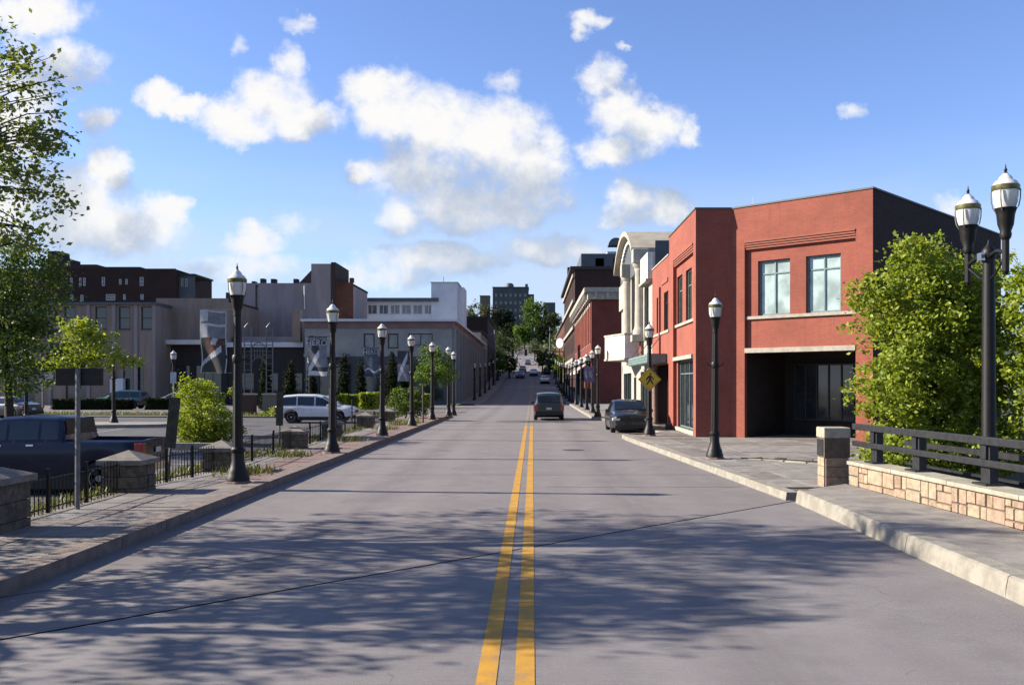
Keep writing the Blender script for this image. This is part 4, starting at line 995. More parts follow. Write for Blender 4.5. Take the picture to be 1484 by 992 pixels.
def paint_big(u, v):
    if u < .05 or u > .95 or v > .97: return 0
    if abs(v-(.20+.32*(u-.2))) < .035+.02*u and u < .82: return 0
    if v > .56: return 1 if (u > .3 and abs(v-.76) > .02) or abs(v-.80) < .02 else 0
    if abs((u-.55)-(v-.5)*.9) < .10 and v > .44: return 0
    if v > .45: return 2 if u > .22 else 3
    if v < .20+.32*(u-.2): return 3
    return 2 if (.2 < u < .72) else 3
banner('large white banner printed with a brown and dark green picture, on the nearest left lamp', 290, 328, 449, 540, 19.3, 340, ['banner_white','banner_grey','banner_brown','banner_green'], paint_big)
def paint_hero(u, v):
    if v > .80: return 3
    if abs((v-.12)-(u-.0)*.75) < .09 and u < .6 and v > .02: return 0
    if v < .22: return 3 if v > .12 else 0
    if (u-.42)**2*2+(v-.66)**2*6 < .09: return 2
    return 1
t = banner('grey hero banner with a torn bright corner and white lettering along its top', 446, 474, 487, 544, 27.6, 478, ['pale_white','banner_grey','banner_green','banner_navy'], paint_hero, sway=.04)
c = PX(460, 497, 27.6)
lettering('HERO', .24, (c.x,27.5,PX(0,500.5,27.6).z), 'banner_white', t); lettering('HOMETOWN', .105, (c.x,27.5,PX(0,492.5,27.6).z), 'banner_white', t)
t = banner('slate blue hero banner with pale lettering, hung by the dark evergreens', 528, 548, 503, 546, 36.6, 552, ['banner_slate','banner_grey','banner_navy','banner_white'], lambda u, v: 2 if v > .8 or v < .12 else (3 if abs(v-.22-.05*math.sin(u*7)) < .025 else (1 if (u-.5)**2*2+(v-.5)**2 < .03 else 0)), sway=.03)
c = PX(538, 512, 36.6); lettering('HERO', .23, (c.x,36.5,PX(0,513,36.6).z), 'banner_white', t); lettering('HOMETOWN', .095, (c.x,36.5,PX(0,506.5,36.6).z), 'banner_white', t)
banner('banner swung edgeways showing one bright white fold, before the street tree', 576, 593, 508, 552, 45.2, 596, ['banner_white','banner_navy','banner_grey'], lambda u, v: 0 if abs(v-.05-u*.95) < .13 and u < .85 else (1 if v > .55 else 2), sway=.03)
for px0, px1, Y, lab in ((851,861,57,'purple banner on the lamp nearest the white marquee'),(846,853,65.5,'purple banner on the second lamp past the white marquee')):
    banner(lab, px0, px1, 531, 553, Y, px1+3, ['banner_purple','banner_grey'], lambda u, v: 1 if (u-.5)**2+(v-.5)**2 < .06 else 0, sway=.02)

# ---- pedestrian crossing sign on the second right-hand lamp
sg = thing('crossing_sign', 'yellow diamond pedestrian crossing sign strapped to a black lamp post', 'road sign', PX(942,567,36.7))
c = PX(941.5, 549.5, 36.72); r = .46
def dia(rr, y, z0=0): return [(c.x+x*rr, y, c.z+z*rr) for x, z in ((0,-1),(1,0),(0,1),(-1,0))]
m = MB(); f, b_ = dia(r, 36.72), dia(r, 36.75); m.add(f+b_, [(0,1,2,3),(7,6,5,4)]+[(i,i+4,(i+1)%4+4,(i+1)%4) for i in range(4)]); m.build('sign_plate', 'sign_yellow', sg)
m = MB()
for k in range(4):
    o1, o2, i1, i2 = dia(r*.92,36.716)[k], dia(r*.92,36.716)[(k+1)%4], dia(r*.88,36.716)[k], dia(r*.88,36.716)[(k+1)%4]; m.face([o1,o2,i2,i1])
m.build('sign_border', 'sign_black', sg)
m = MB(); Yf = 36.712
def blob(pts): m.face([(c.x+x*r, Yf, c.z+z*r) for x, z in pts])
blob([(.06+.085*math.cos(a*.6283), .47+.085*math.sin(a*.6283)) for a in range(10)])
blob([(-.10,.33),(.10,.36),(.13,.0),(-.05,-.02)]); blob([(-.05,.0),(.13,.02),(.34,-.40),(.24,-.44),(.06,-.12)]); blob([(-.05,.0),(.08,-.05),(-.18,-.46),(-.29,-.42)])
blob([(.08,.35),(.30,.14),(.38,.02),(.31,-.02),(.10,.2)]); blob([(-.08,.33),(-.28,.12),(-.33,-.06),(-.26,-.08),(-.06,.16)])
m.build('walking_figure', 'sign_black', sg)
for dz in (-.2,.2): MB().box(c.x-.11,c.x+.11,36.75,37.0,c.z+dz-.02,c.z+dz+.02).build('bracket', 'grey_metal', sg)

# ---- sign seen from behind, leaning posts, thin posts
sp = thing('road_sign', 'dark back of a wide rectangular sign on a thin steel post beside the low railing', 'road sign', (-7.45,15.2,.15))
c = PX(112, 545.5, 15.2)
MB().tube([(c.x,15.2,.1),(c.x+.01,15.2,c.z+.14)], .042, 8).build('post', 'grey_metal', sp)
MB().box(c.x-.39,c.x+.40,15.245,15.27,c.z-.145,c.z+.145).build('sign_plate', 'sign_back', sp, bevel=.01)
for dx_ in (-.02,.02): MB().box(c.x-.35,c.x+.36,15.225,15.245,c.z+dx_*4-.012,c.z+dx_*4+.012).build('stiffener', 'sign_back', sp)
for px, py, Y, top, lab, lean in ((242,698,19.6,575,'leaning sign post with a weathered board seen edge on, beside the second stone pier',.10),(404.5,650,29.5,567,'upright sign post with a narrow board seen edge on, before the white car',.02)):
    t = thing('sign_post', lab, 'sign post', PX(px,py,Y)); b_ = PX(px,py,Y); T_ = PX(px,top,Y); T_.x += lean*1.8
    MB().tube([b_, b_+(T_-b_)*.97], .035, 8).build('post', 'grey_metal', t)
    q = b_+(T_-b_)*.70; m = MB(); m.box(-.11,.11,-.05,-.02,-.53,.53); o = m.build('board', 'wood_post', None); o.parent = t; o.location = q-b_; o.rotation_euler = (0, math.atan2((T_-b_).x, (T_-b_).z), R(8))
t = thing('sign_post', 'thin rust brown post in the paving beside the small street tree', 'sign post', PX(613,616,49)); MB().tube([PX(613,616,49), PX(613,558,49)], .045, 8).build('post', 'rust_metal', t); MB().lathe([(.09,0),(.09,.1),(.05,.14)], PX(613,616,49), 8).build('foot', 'rust_metal', t)
t = thing('notice_sign', 'small white notice on a short post near the car park lamp', 'sign', PX(252,600,50)); MB().tube([PX(252,600,50), PX(252,540,50)], .04, 6).build('post', 'grey_metal', t); q = PX(252,547,50); MB().box(q.x-.16,q.x+.16,49.9,49.93,q.z-.3,q.z+.3).build('sign_plate', 'banner_white', t)
t = thing('notice_sign', 'white notice board in front of the shaded tree at the lot edge', 'sign', PX(66,590,60)); MB().tube([PX(62,590,60), PX(62,545,60)], .05, 6).build('post', 'grey_metal', t); q = PX(68,550,60); MB().box(q.x-.42,q.x+.42,59.9,59.93,q.z-.33,q.z+.33).build('sign_plate', 'banner_white', t); MB().box(q.x+.02,q.x+.36,59.88,59.896,q.z-.22,q.z+.05).build('dark_mark', 'sign_black', t)
for px, py, top, Y, lab in ((505,612,577,40,'short black post with a small head beyond the second lamp'),(482,655,572,31,'thin dark post close by the second lamp')):
    t = thing('bollard_post', lab, 'post', PX(px+5,py,Y)); MB().tube([PX(px+5,py,Y), PX(px+5,top,Y)], .03, 6).build('post', 'black_metal', t); q = PX(px+5,top,Y); MB().box(q.x-.12,q.x+.12,q.y-.05,q.y+.05,q.z,q.z+.1).build('head', 'black_metal', t)

# ---- stone piers with low iron railing between them
PIERS = [(-7.66,13.0,'nearest stone pier, cropped by the picture edge',.9,.82),(-7.72,17.8,'stone pier with a pyramid cap in front of the dark pickup tail',.78,.68),(-7.35,22.0,'stone pier half hidden by the tallest banner lamp',.72,.62),
         (-7.55,29.6,'stone pier with a pale pyramid cap before the white car',.72,.62),(-7.75,36.0,'dark stone pier behind the torn hero banner lamp',.72,.62),(-7.8,43.4,'low stone pier in front of the white car bonnet',.74,.64),(-7.9,51,'farthest stone pier before the dark round shrub',.72,.62)]
for x, y, lab, w_, h_ in PIERS:
    t = thing('stone_pier', lab, 'pier', (x,y,.1), 'stone piers of the low railing')
    k = w_/2-.06
    MB().box(x-k,x+k,y-k,y+k,-.6,h_).build('core', 'mortar', t)
    z = .02; rows = 3
    for r_ in range(rows):
        hh = (h_-.02)/rows
        for (sx, sy, ln, ax) in ((-1,0,1,'y'),(1,0,1,'y'),(0,-1,1,'x'),(0,1,1,'x')):
            cut = random.uniform(.35,.65)
            for u0, u1 in ((-k-.03, -k+2*k*cut-.008), (-k+2*k*cut+.008, k+.03)):
                d = random.uniform(.02,.05)
                if ax == 'y': bx = (x+sx*k-(.0 if sx > 0 else d), x+sx*k+(d if sx > 0 else 0), y+u0, y+u1)
                else: bx = (x+u0, x+u1, y+sy*k-(.0 if sy > 0 else d), y+sy*k+(d if sy > 0 else 0))
                MB().box(*bx, z+.008, z+hh-.008).build('stone', 'pier_stone', t)
        z += hh
    c_ = w_/2+.04; zz_ = h_+.1
    m = MB(); m.box(x-c_,x+c_,y-c_,y+c_,h_,h_+.09); m.add([(x-c_,y-c_,h_+.09),(x+c_,y-c_,h_+.09),(x+c_,y+c_,h_+.09),(x-c_,y+c_,h_+.09),(x,y,h_+.26)], [(0,1,4),(1,2,4),(2,3,4),(3,0,4)]); m.build('cap', 'pier_cap', t)
pick = MB().tube([(0,0,0),(0,0,.62)], .009, 5).mesh('picket', 'black_metal')
for k in range(len(PIERS)-1):
    (xa, ya, _, wa, _), (xb, yb, _, wb, _) = PIERS[k], PIERS[k+1]
    A_, B_ = Vector((xa,ya+wa/2)), Vector((xb,yb-wb/2)); L_ = (B_-A_).length; d_ = (B_-A_).normalized()
    t = thing('low_railing', 'low black picket railing between the %s stone piers from the camera' % ('first and second','second and third','third and fourth','fourth and fifth','fifth and sixth','sixth and farthest')[k], 'railing', (A_.x,A_.y,.1), 'railing bays of the car park edge')
    for z in (.24,.70): MB().tube([(A_.x,A_.y,z),(B_.x,B_.y,z)], .014, 6).build('rail', 'black_metal', t)
    n = int(L_/(.125 if k < 3 else .25))
    for i in range(1, n):
        p = A_+d_*(L_*i/n); o = link('picket', pick, t); o.location = (p.x-A_.x, p.y-A_.y, .06)
    for f in (.33,.66):
        p = A_+d_*L_*f; MB().box(p.x-.025,p.x+.025,p.y-.025,p.y+.025,.08,.86).build('post', 'black_metal', t)

# ---- ashlar parapet with steel rail on the bridge
WA, WB = Vector((6.18,18.55)), Vector((7.05,6.5)); pw = Wall(WA, WB)
sw_ = thing('stone_parapet', 'low tan ashlar parapet wall with a pale stone cap along the bridge walkway', 'wall', (6.4,14,.2))
TOP = .70
pw.box(MB(), .3, pw.L, -.42, -.015, -.4, TOP-.075).build('core', 'mortar', sw_)
stone_n = 0
s_ = .30
random.seed(21)
while s_ < pw.L-.4:
    wcol = random.uniform(.42,.62); z0 = .22
    zs = random.choice(([.22,.46,.62],[.22,.38,.62],[.22,.34,.62],[.22,.42,.62],[.22,.32,.5,.62]))
    for za, zb in zip(zs, zs[1:]):
        cuts = [0, 1] if random.random() < .45 else [0, random.uniform(.3,.7), 1]
        for c0, c1 in zip(cuts, cuts[1:]):
            pr_ = random.uniform(.0,.022)
            m = MB(); a, b = s_+wcol*c0+.006, s_+wcol*c1-.006; e = .012
            fr = [pw.P(a+e,za+e+.006,pr_),pw.P(b-e,za+e+.006,pr_),pw.P(b-e,zb-e-.006,pr_),pw.P(a+e,zb-e-.006,pr_)]
            bk_ = [pw.P(a,za+.006,-.03),pw.P(b,za+.006,-.03),pw.P(b,zb-.006,-.03),pw.P(a,zb-.006,-.03)]
            m.add(fr+bk_, [(0,1,2,3)]+[(i,i+4,(i+1)%4+4,(i+1)%4) for i in range(4)])
            m.build('stone', random.choice(('stone_a','stone_a','stone_b','stone_c','stone_c','stone_d')), sw_)
    s_ += wcol
s_ = .28
while s_ < pw.L:
    e = min(s_+1.9, pw.L); pw.box(MB(), s_+.006, e-.006, -.46, .05, TOP-.075, TOP+random.uniform(-.004,.004)).build('cap_stone', 'cap_stone', sw_, bevel=.012); s_ = e
ep = thing('stone_pier', 'end pier with a dark steel panel closing the stone parapet', 'pier', (6.0,18.75,.15))
pe = Wall((5.86,19.0),(5.9,18.55)); q0x, q1x, q0y, q1y = 5.84, 6.30, 18.58, 19.02
MB().box(q0x,q1x,q0y,q1y,-.4,.72).build('core', 'mortar', ep)
z = .13
for hh in (.22,.2,.18):
    MB().box(q0x-.025,q0x+.02,q0y+.02,q1y-.01,z+.006,z+hh-.006).build('stone', random.choice(('stone_a','stone_c')), ep)
    MB().box(q0x+.004,q1x-.004,q0y-.02,q0y+.02,z+.006,z+hh-.006).build('stone', random.choice(('stone_d','stone_a')), ep); z += hh
MB().box(q0x-.03,q1x+.02,q0y-.03,q1y+.02,.73,1.12).build('upper_block', 'mortar', ep); MB().box(q0x-.045,q0x-.031,q0y+.03,q1y-.03,.76,1.09).build('steel_panel', 'rail_metal', ep)
MB().box(q0x-.045,q1x+.03,q0y-.045,q1y+.03,1.12,1.33).build('cap', 'cap_stone', ep, bevel=.02)
rl = thing('bridge_rail', 'black steel box rail with paired posts on top of the stone parapet', 'railing', (6.6,14,.7))
RN = -.24
for z0, z1 in ((1.30,1.42),(.98,1.08)): pw.box(MB(), .1, pw.L, RN+.02, RN+.10, z0, z1).build('rail', 'rail_metal', rl, bevel=.01)
for s_ in (.9,2.55,4.7,6.85,9.0,11.1):
    pw.box(MB(), s_-.12, s_+.12, RN-.12, RN+.018, TOP+.02, 1.36).build('post', 'rail_metal', rl, bevel=.008)
    pw.box(MB(), s_-.19, s_+.19, RN-.18, RN+.12, TOP, TOP+.03).build('base_plate', 'rail_metal', rl)
    pw.box(MB(), s_-.08, s_+.08, RN+.018, RN+.055, 1.085, 1.295).build('spacer', 'rail_metal', rl)
pw.box(MB(), .4, pw.L, RN-.9, RN-.83, 1.0, 1.1).build('rear_rail', 'rail_metal', rl); pw.box(MB(), .4, pw.L, RN-.9, RN-.83, .6, .68).build('rear_rail', 'rail_metal', rl)

# ---- long open planting pit with pale edging in the right pavement
pb = thing('planting_pit', 'long open planting pit with pale broken edging in the pavement before the porch', 'planter', (7.2,24.6,.15))
E = [(5.75,25.6),(6.35,25.9),(8.1,24.4),(7.6,23.7)]
MB().prism([(5.85,25.55),(6.35,25.75),(7.95,24.38),(7.6,23.9)], .1, .162).build('soil', 'dark_hole', pb)
for (a, b) in zip(E, E[1:]+E[:1]):
    A_, B_ = Vector(a), Vector(b); n = max(1, int((B_-A_).length/.6))
    for i in range(n):
        p, q = A_.lerp(B_, i/n+.01), A_.lerp(B_, (i+1)/n-.01); d_ = (q-p).normalized(); nn = (d_.y, -d_.x)
        MB().obox(p, d_, nn, 0, (q-p).length, -.06, .07, .1, .172+random.uniform(-.006,.012)).build('edging_stone', random.choice(('cap_stone','kerb_concrete')), pb)

# ---- metal gateway arch on brick piers
ga = thing('gateway_arch', 'tall welded metal gateway arch on brick pillars in front of the evergreens', 'gateway', PX(373,606,66))
for a, b, mm in ((350,367,'castle_brick'),(380,397,'buff_brick')):
    p, q = PX(a,606,66), PX(b,572,66); m = MB(); m.box(p.x,q.x,66,66.85,p.z-.2,q.z); m.build('pillar', mm, ga); MB().box(p.x-.05,q.x+.05,65.95,66.9,q.z,q.z+.1).build('pillar_cap', 'cap_stone', ga)
def bar(pts, r=.03, nm='bar'): MB().tube([PX(a,b,66.4) for a, b in pts], r, 5).build(nm, 'grey_metal', ga)
for xa, xb in ((354,364),(386,395)):
    for x in (xa, xb): bar([(x,573),(x,474)], .045, 'upright')
    for k in range(11): bar([(xa,482+k*9),(xb,482+k*9)], .025, 'rung')
    bar([(xa,474),((xa+xb)/2,468),(xb,474)], .03, 'finial')
bar([(364+22*k/10, 504-8*math.sin(math.pi*k/10)) for k in range(11)], .035, 'arch_bar'); bar([(364+22*k/10, 526-9*math.sin(math.pi*k/10)) for k in range(11)], .035, 'arch_bar')
bar([(354,500),(395,500)]); bar([(354,515),(395,515)]); bar([(364,508),(386,508)])
for x in (369,373,377,381): bar([(x,497),(x,520)], .022)
# ---- low kerb wall by the bush
lw_ = thing('low_wall', 'low concrete kerb wall under the round bright green bush', 'wall', PX(280,648,37)); m = MB(); m.box(PX(243,0,37).x, PX(335,0,37).x, 36.8, 37.1, -.7, -.14); m.build('wall', 'kerb_concrete', lw_)

# ---- traffic signal mast and round white sign up the street
ms = thing('signal_mast', 'green traffic signal mast reaching over the street from the right kerb', 'traffic signal', (5.0,150,rz(150)))
MB().tube([(5,150,rz(150)),(5,150,8.3)], [.16,.1], 8).build('pole', 'signal_yellow', ms); MB().tube([(5,150,7.4),(0,150,7.7),(-3.6,150,7.8)], [.1,.08,.05], 8).build('mast_arm', 'signal_yellow', ms)
for x in (-1.1,-3.2,2.2):
    b_ = MB().box(x-.2,x+.2,149.8,150.1,6.7,7.75).build('signal_head', 'sign_black', ms)
    for k in range(3): MB().lathe([(.12,0),(.12,.02)], (0,0,0), 10).build('lens', 'dark_glass', b_).location = Vector((x,149.78,7.0+k*.3))
rn = thing('round_sign', 'round blank white disc sign on a post at the right kerb', 'sign', (4.25,148,rz(148)))
c = PX(811,497,148); MB().tube([(c.x,148.2,rz(148)),(c.x,148.2,c.z)], .07, 8).build('post', 'black_metal', rn)
m = MB(); n = 20; ring = [(c.x+.62*math.cos(2*math.pi*i/n), 148, c.z+.78*math.sin(2*math.pi*i/n)) for i in range(n)]; r2 = [(x, 148.15, z) for x, _, z in ring]
m.add(ring+r2, [tuple(range(n)), tuple(range(2*n-1,n-1,-1))]+[(i,(i+n),(i+1)%n+n,(i+1)%n) for i in range(n)]); m = MB(); m.add([(x-c.x,y-148,z-c.z) for x,y,z in ring+r2], [tuple(range(n)), tuple(range(2*n-1,n-1,-1))]+[(i,(i+n),(i+1)%n+n,(i+1)%n) for i in range(n)]); o = m.build('disc', 'sign_white', None); o.parent = rn; o.location = c-worldloc(rn); o.rotation_euler.z = R(-42); o.scale.x = 1.2
for px, top, Y, lab in ((717,478,165,'tall pale utility pole at the far left pavement'),(797,474,210,'tall pale utility pole far up the right side')):
    t = thing('utility_pole', lab, 'utility pole', (PX(px,0,Y).x,Y,rz(Y))); x = PX(px,0,Y).x
    MB().tube([(x,Y,rz(Y)),(x,Y,PX(0,top,Y).z)], [.2,.13], 7).build('pole', 'grey_metal', t); MB().box(x-1.1,x+1.1,Y-.08,Y+.08,PX(0,top,Y).z-.8,PX(0,top,Y).z-.65).build('crossarm', 'grey_metal', t)

# ================================================================== VEHICLES
def make_car(name, label, cat, paint, L, W, top, belt, sill=.24, wheels=(-1.35,1.4), wr=.34, roofw=.80, glass_x=(-1.6,.9), pillars=(), shield=None, rear=None, bed=None, lights='both', group=None, cladding=False, nose=.16):
    """top/belt: (x, z) profiles from tail to nose in metres, x forward; body is one lofted surface with wheel arches"""
    t = thing(name, label, cat, (0,0,0), group)
    hl = L/2; nst = int(L/.045); xsn = [-hl+L*i/nst for i in range(nst+1)]
    def hw(x):
        e = min(1, (hl-abs(x))/.55); return W/2*(1-(.20 if x > 0 else .11)*(1-e)**2.2)
    def low(x):
        z = sill + max(0, (abs(x)-hl+.45))*.28
        for xw in wheels:
            R_ = wr+.055; d = abs(x-xw)
            if d < R_: z = max(z, wr+math.sqrt(R_*R_-d*d))
        return z
    def sec(x):
        w_, zl, zb, zt = hw(x), low(x), lerp_pts(belt, x), lerp_pts(top, x)
        cabin = min(1, max(0, (zt-zb)/.28)); rw = w_*(.94*(1-cabin)+roofw*cabin)
        inbed = bed and bed[0] < x < bed[1]
        zs_ = max(zt-.05, zb+.012)
        p = [(0,zl+.03),(w_*.80,zl+.02),(w_*.955,zl),(w_*.99,zl+.3*(zb-zl)),(w_,zl+.62*(zb-zl)),(w_*.985,zb-.06),(w_*.955,zb),(rw,zs_),(rw-.07,max(zt,zs_+.008))]
        p += [(rw-.09,.85),(0,.85)] if inbed else [(rw*.5,max(zt,zs_+.008)+.02*cabin+.008),(0,max(zt,zs_+.008)+.03*cabin+.012)]
        return p
    m = MB(); rows = []
    for x in xsn:
        p = sec(x); rows.append([(x,-a,b) for a, b in p[:0:-1]] + [(x,a,b) for a, b in p])  # mirrored strip
    rows = [[(x,a,b) for a, b in sec(x)] for x in xsn]; K = len(rows[0])
    for sgn in (1,-1):
        fl = [(x, sgn*a, b) for r_ in rows for x, a, b in r_]
        m.add(fl, [((i*K+j),(i+1)*K+j,(i+1)*K+j+1,i*K+j+1)[::sgn] for i in range(nst) for j in range(K-1)])
        m.face([(x, sgn*a, b) for x, a, b in rows[0]][::sgn]); m.face([(x, sgn*a, b) for x, a, b in rows[-1]][::-sgn])
    me = m.mesh('body', paint); bpy_merge(me)
    me.polygons.foreach_set('use_smooth', [True]*len(me.polygons)); me.set_sharp_from_angle(angle=R(32)); link('body', me, t)
    def side_patch(x0, x1, f0, f1, nm, mm, off=.006, idx=(6,7), n=14, par=t):
        for sgn in (1,-1):
            q = MB(); P_ = []
            for i in range(n+1):
                x = x0+(x1-x0)*i/n; p = sec(x); (a0, b0), (a1, b1) = p[idx[0]], p[idx[1]]
                P_.append([(x, sgn*(a0+(a1-a0)*f+off), b0+(b1-b0)*f+off*.25) for f in (f0, f1)])
            for u, v in zip(P_, P_[1:]): q.face([u[0],v[0],v[1],u[1]][::sgn])
            q.build(nm, mm, par)
    gx = [glass_x[0]] + list(pillars) + [glass_x[1]]
    for a, b in zip(gx, gx[1:]): side_patch(a+.035, b-.035, .10, .90, 'side_window', 'car_glass')
    for x in list(pillars) + [glass_x[1]+.05]: side_patch(x-.006, x+.006, 0, 1, 'door_seam', 'trim_black', .004, (3,6), 1)
    for x in pillars: side_patch(x+.12, x+.30, .0, .16, 'door_handle', 'chrome', .02, (5,4), 1)
    for rng, nm in ((shield,'windshield'),(rear,'rear_window')):
        if not rng: continue
        q = MB(); n = 8; P_ = []
        for i in range(n+1):
            x = rng[0]+(rng[1]-rng[0])*i/n; p = sec(x); P_.append([(x+(.012 if nm == 'windshield' else -.012), y*(p[8][0]+.015), max(p[8][1], p[10][1]-.01)+.02) for y in (-1,-.5,0,.5,1)])
        for u, v in zip(P_, P_[1:]):
            for j in range(4): q.face([u[j],v[j],v[j+1],u[j+1]])
        q.build(nm, 'privacy_glass' if bed else 'car_glass', t, smooth=50)
    if cladding: side_patch(-hl+.2, hl-.2, 0, .55, 'sill_cladding', 'trim_black', .004, (2,3), 60)
    MB().box(wheels[0]+.0, wheels[1], -W/2+.12, W/2-.12, .16, sill+.12).build('underbody', 'trim_black', t)
    wheel = None
    for xw in wheels:
        for sgn in (1,-1):
            y1 = W/2*.985; ty = MB(); n = 22
            prof = [(.55*wr,-.10),(.93*wr,-.105),(wr,-.075),(wr,.075),(.93*wr,.105),(.66*wr,.10),(.62*wr,.07)]
            vs_ = [(xw+r_*math.cos(2*math.pi*j/n), sgn*(y1-.11+h_), wr+r_*math.sin(2*math.pi*j/n)) for r_, h_ in prof for j in range(n)]
            ty.add(vs_, [(k*n+j,k*n+(j+1)%n,(k+1)*n+(j+1)%n,(k+1)*n+j)[::-sgn] for k in range(len(prof)-1) for j in range(n)]+[tuple(range(n))])
            wo_ = ty.build('wheel', 'tyre', t, smooth=40)
            rm = MB(); c_ = (xw, sgn*(y1-.035), wr); rr = .62*wr
            rm.add([(c_[0]+rr*math.cos(2*math.pi*j/n), c_[1]-sgn*.02, c_[2]+rr*math.sin(2*math.pi*j/n)) for j in range(n)], [tuple(range(n))])
            rm.build('rim_well', 'trim_black', wo_)
            rm = MB()
            for j in range(5):
                a = 2*math.pi*j/5+.3; d_ = Vector((math.cos(a),0,math.sin(a))); e = Vector((-d_.z,0,d_.x))*.11*wr; p0_, p1_ = Vector(c_)+d_*.08*wr, Vector(c_)+d_*rr*.97
                y_ = Vector((0,sgn*.012,0)); rm.add([p0_-e*.8+y_,p0_+e*.8+y_,p1_+e+y_,p1_-e+y_,p0_-e*.8,p0_+e*.8,p1_+e,p1_-e], [(0,1,2,3),(3,2,1,0),(0,4,5,1),(1,5,6,2),(2,6,7,3),(3,7,4,0)])
            for r0, r1 in ((rr*.9,rr),(0.0,.2*wr)):
                rm.add([(c_[0]+r_*math.cos(2*math.pi*j/n), c_[1]+sgn*.014, c_[2]+r_*math.sin(2*math.pi*j/n)) for r_ in (r0+.001, r1) for j in range(n)], [(j,(j+1)%n,n+(j+1)%n,n+j) for j in range(n)])
            rm.build('rim', 'rim', wo_)
    zb_f, zb_r = lerp_pts(belt, hl), lerp_pts(belt, -hl)
    for sgn in (1,-1):
        yo = hw(hl-.30)+.006; m = MB(); m.box(hl-.42,hl+.008,min(sgn*(yo-.44),sgn*yo),max(sgn*(yo-.44),sgn*yo),zb_f-.19,zb_f-.055); m.build('headlight', 'clear_lens', t, bevel=.04)
        xr = -hl+.08; yy = hw(-hl)*.90
        hgt = .34 if cat in ('suv','pickup truck') else .16
        yo = hw(-hl+.18)+.008; MB().box(-hl-.012,-hl+.20,min(sgn*(yo-.22),sgn*yo),max(sgn*(yo-.22),sgn*yo),zb_r-.04-hgt,zb_r-.03).build('taillight', 'red_lens', t, bevel=.02)
        mx = glass_x[1]-.12; q = sec(mx); MB().box(mx-.06,mx+.10,sgn*(q[6][0]+.03)-.0,sgn*(q[6][0]+.03)+sgn*.19,q[6][1]+.02,q[6][1]+.17).build('mirror', paint, t, bevel=.03)
    MB().box(hl-.06,hl+.012,-W*.30,W*.30,zb_f-.22,zb_f-.06).build('grille', 'trim_black', t, bevel=.01)
    MB().box(hl-.12,hl+.03,-W*.43,W*.43,sill+.02,sill+.17).build('front_bumper', 'trim_black', t, bevel=.03)
    MB().box(-hl-.03,-hl+.14,-W*.455,W*.455,sill+.06,sill+.28).build('rear_bumper', 'chrome' if cat == 'pickup truck' else 'trim_black', t, bevel=.03)
    MB().box(-hl-.034,-hl-.022,-.16,.16,zb_r-.30,zb_r-.17).build('licence_plate', 'plate', t)
    return t
import bmesh
def bpy_merge(me):
    b = bmesh.new(); b.from_mesh(me); bmesh.ops.remove_doubles(b, verts=b.verts, dist=.0008); bmesh.ops.recalc_face_normals(b, faces=b.faces); b.to_mesh(me); b.free()
def put(o, x, y, z, deg): o.location = (x, y, z); o.rotation_euler.z = R(deg); return o
SUVTOP = [(-2.25,.98),(-2.2,1.05),(-1.95,1.46),(-1.75,1.60),(-1.0,1.66),(0,1.65),(.45,1.56),(1.15,1.12),(1.3,1.06),(2.0,.96),(2.25,.84)]
SUVBELT = [(-2.25,.96),(-1.2,.98),(.9,.93),(2.25,.82)]
SEDTOP = [(-2.3,.90),(-1.75,1.02),(-1.55,1.06),(-.95,1.38),(-.5,1.45),(.2,1.44),(.5,1.36),(1.2,1.0),(1.35,.96),(2.1,.86),(2.3,.76)]
SEDBELT = [(-2.3,.86),(-1.0,.92),(1.0,.88),(2.3,.74)]
def suv(label, paint, x, y, z, deg, name='suv_car', group=None):
    return put(make_car(name, label, 'suv', paint, 4.5, 1.84, SUVTOP, SUVBELT, .27, (-1.32,1.33), .35, .80, (-1.85,.92), (-1.0,.02), (.47,1.12), (-2.19,-1.97), cladding=True, group=group), x, y, z, deg)
def sedan(label, paint, x, y, z, deg, group=None):
    return put(make_car('sedan_car', label, 'car', paint, 4.6, 1.8, SEDTOP, SEDBELT, .22, (-1.36,1.4), .325, .76, (-1.35,.98), (-.75,.12), (.53,1.17), (-1.52,-.98), group=group), x, y, z, deg)
# dark pickup, tail to the right
pu = make_car('pickup_truck', 'dark navy crew cab pickup truck parked nose left behind the low railing', 'pickup truck', 'paint_navy', 5.85, 2.0,
    [(-2.925,1.37),(-1.0,1.38),(-.98,1.42),(-.90,1.86),(-.75,1.93),(.1,1.96),(.7,1.92),(1.0,1.78),(1.55,1.40),(1.7,1.35),(2.6,1.27),(2.925,1.12)], [(-2.925,1.33),(-1.0,1.34),(1.5,1.30),(2.925,1.10)], .50, (-1.85,1.78), .42, .82, (-.86,1.42), (-.35,.45), (1.02,1.5), (-.97,-.90), bed=(-2.86,-1.03))
put(pu, -9.75-2.925, 24.2, lotz(24), 180)
suv('white crossover car parked nose right in the lot behind the railing', 'paint_white', -13.15, 57, lotz(57), 0).scale = (1.06,1.03,1.03)
suv('grey green crossover car driving away up the right lane', 'paint_green', .98, 58.0, 0, 90)
put(make_car('sedan_car', 'black sedan parked facing the camera in the bay on the right', 'car', 'paint_black', 4.5, 1.82, SEDTOP, SEDBELT, .2, (-1.36,1.4), .33, .76, (-1.35,.98), (-.75,.12), (.53,1.17), (-1.52,-.98)), 4.42, 43.6, 0, -90)
sedan('white sedan driving away beyond the shaded stretch of road', 'paint_white', 2.3, 176, rz(175), 90)
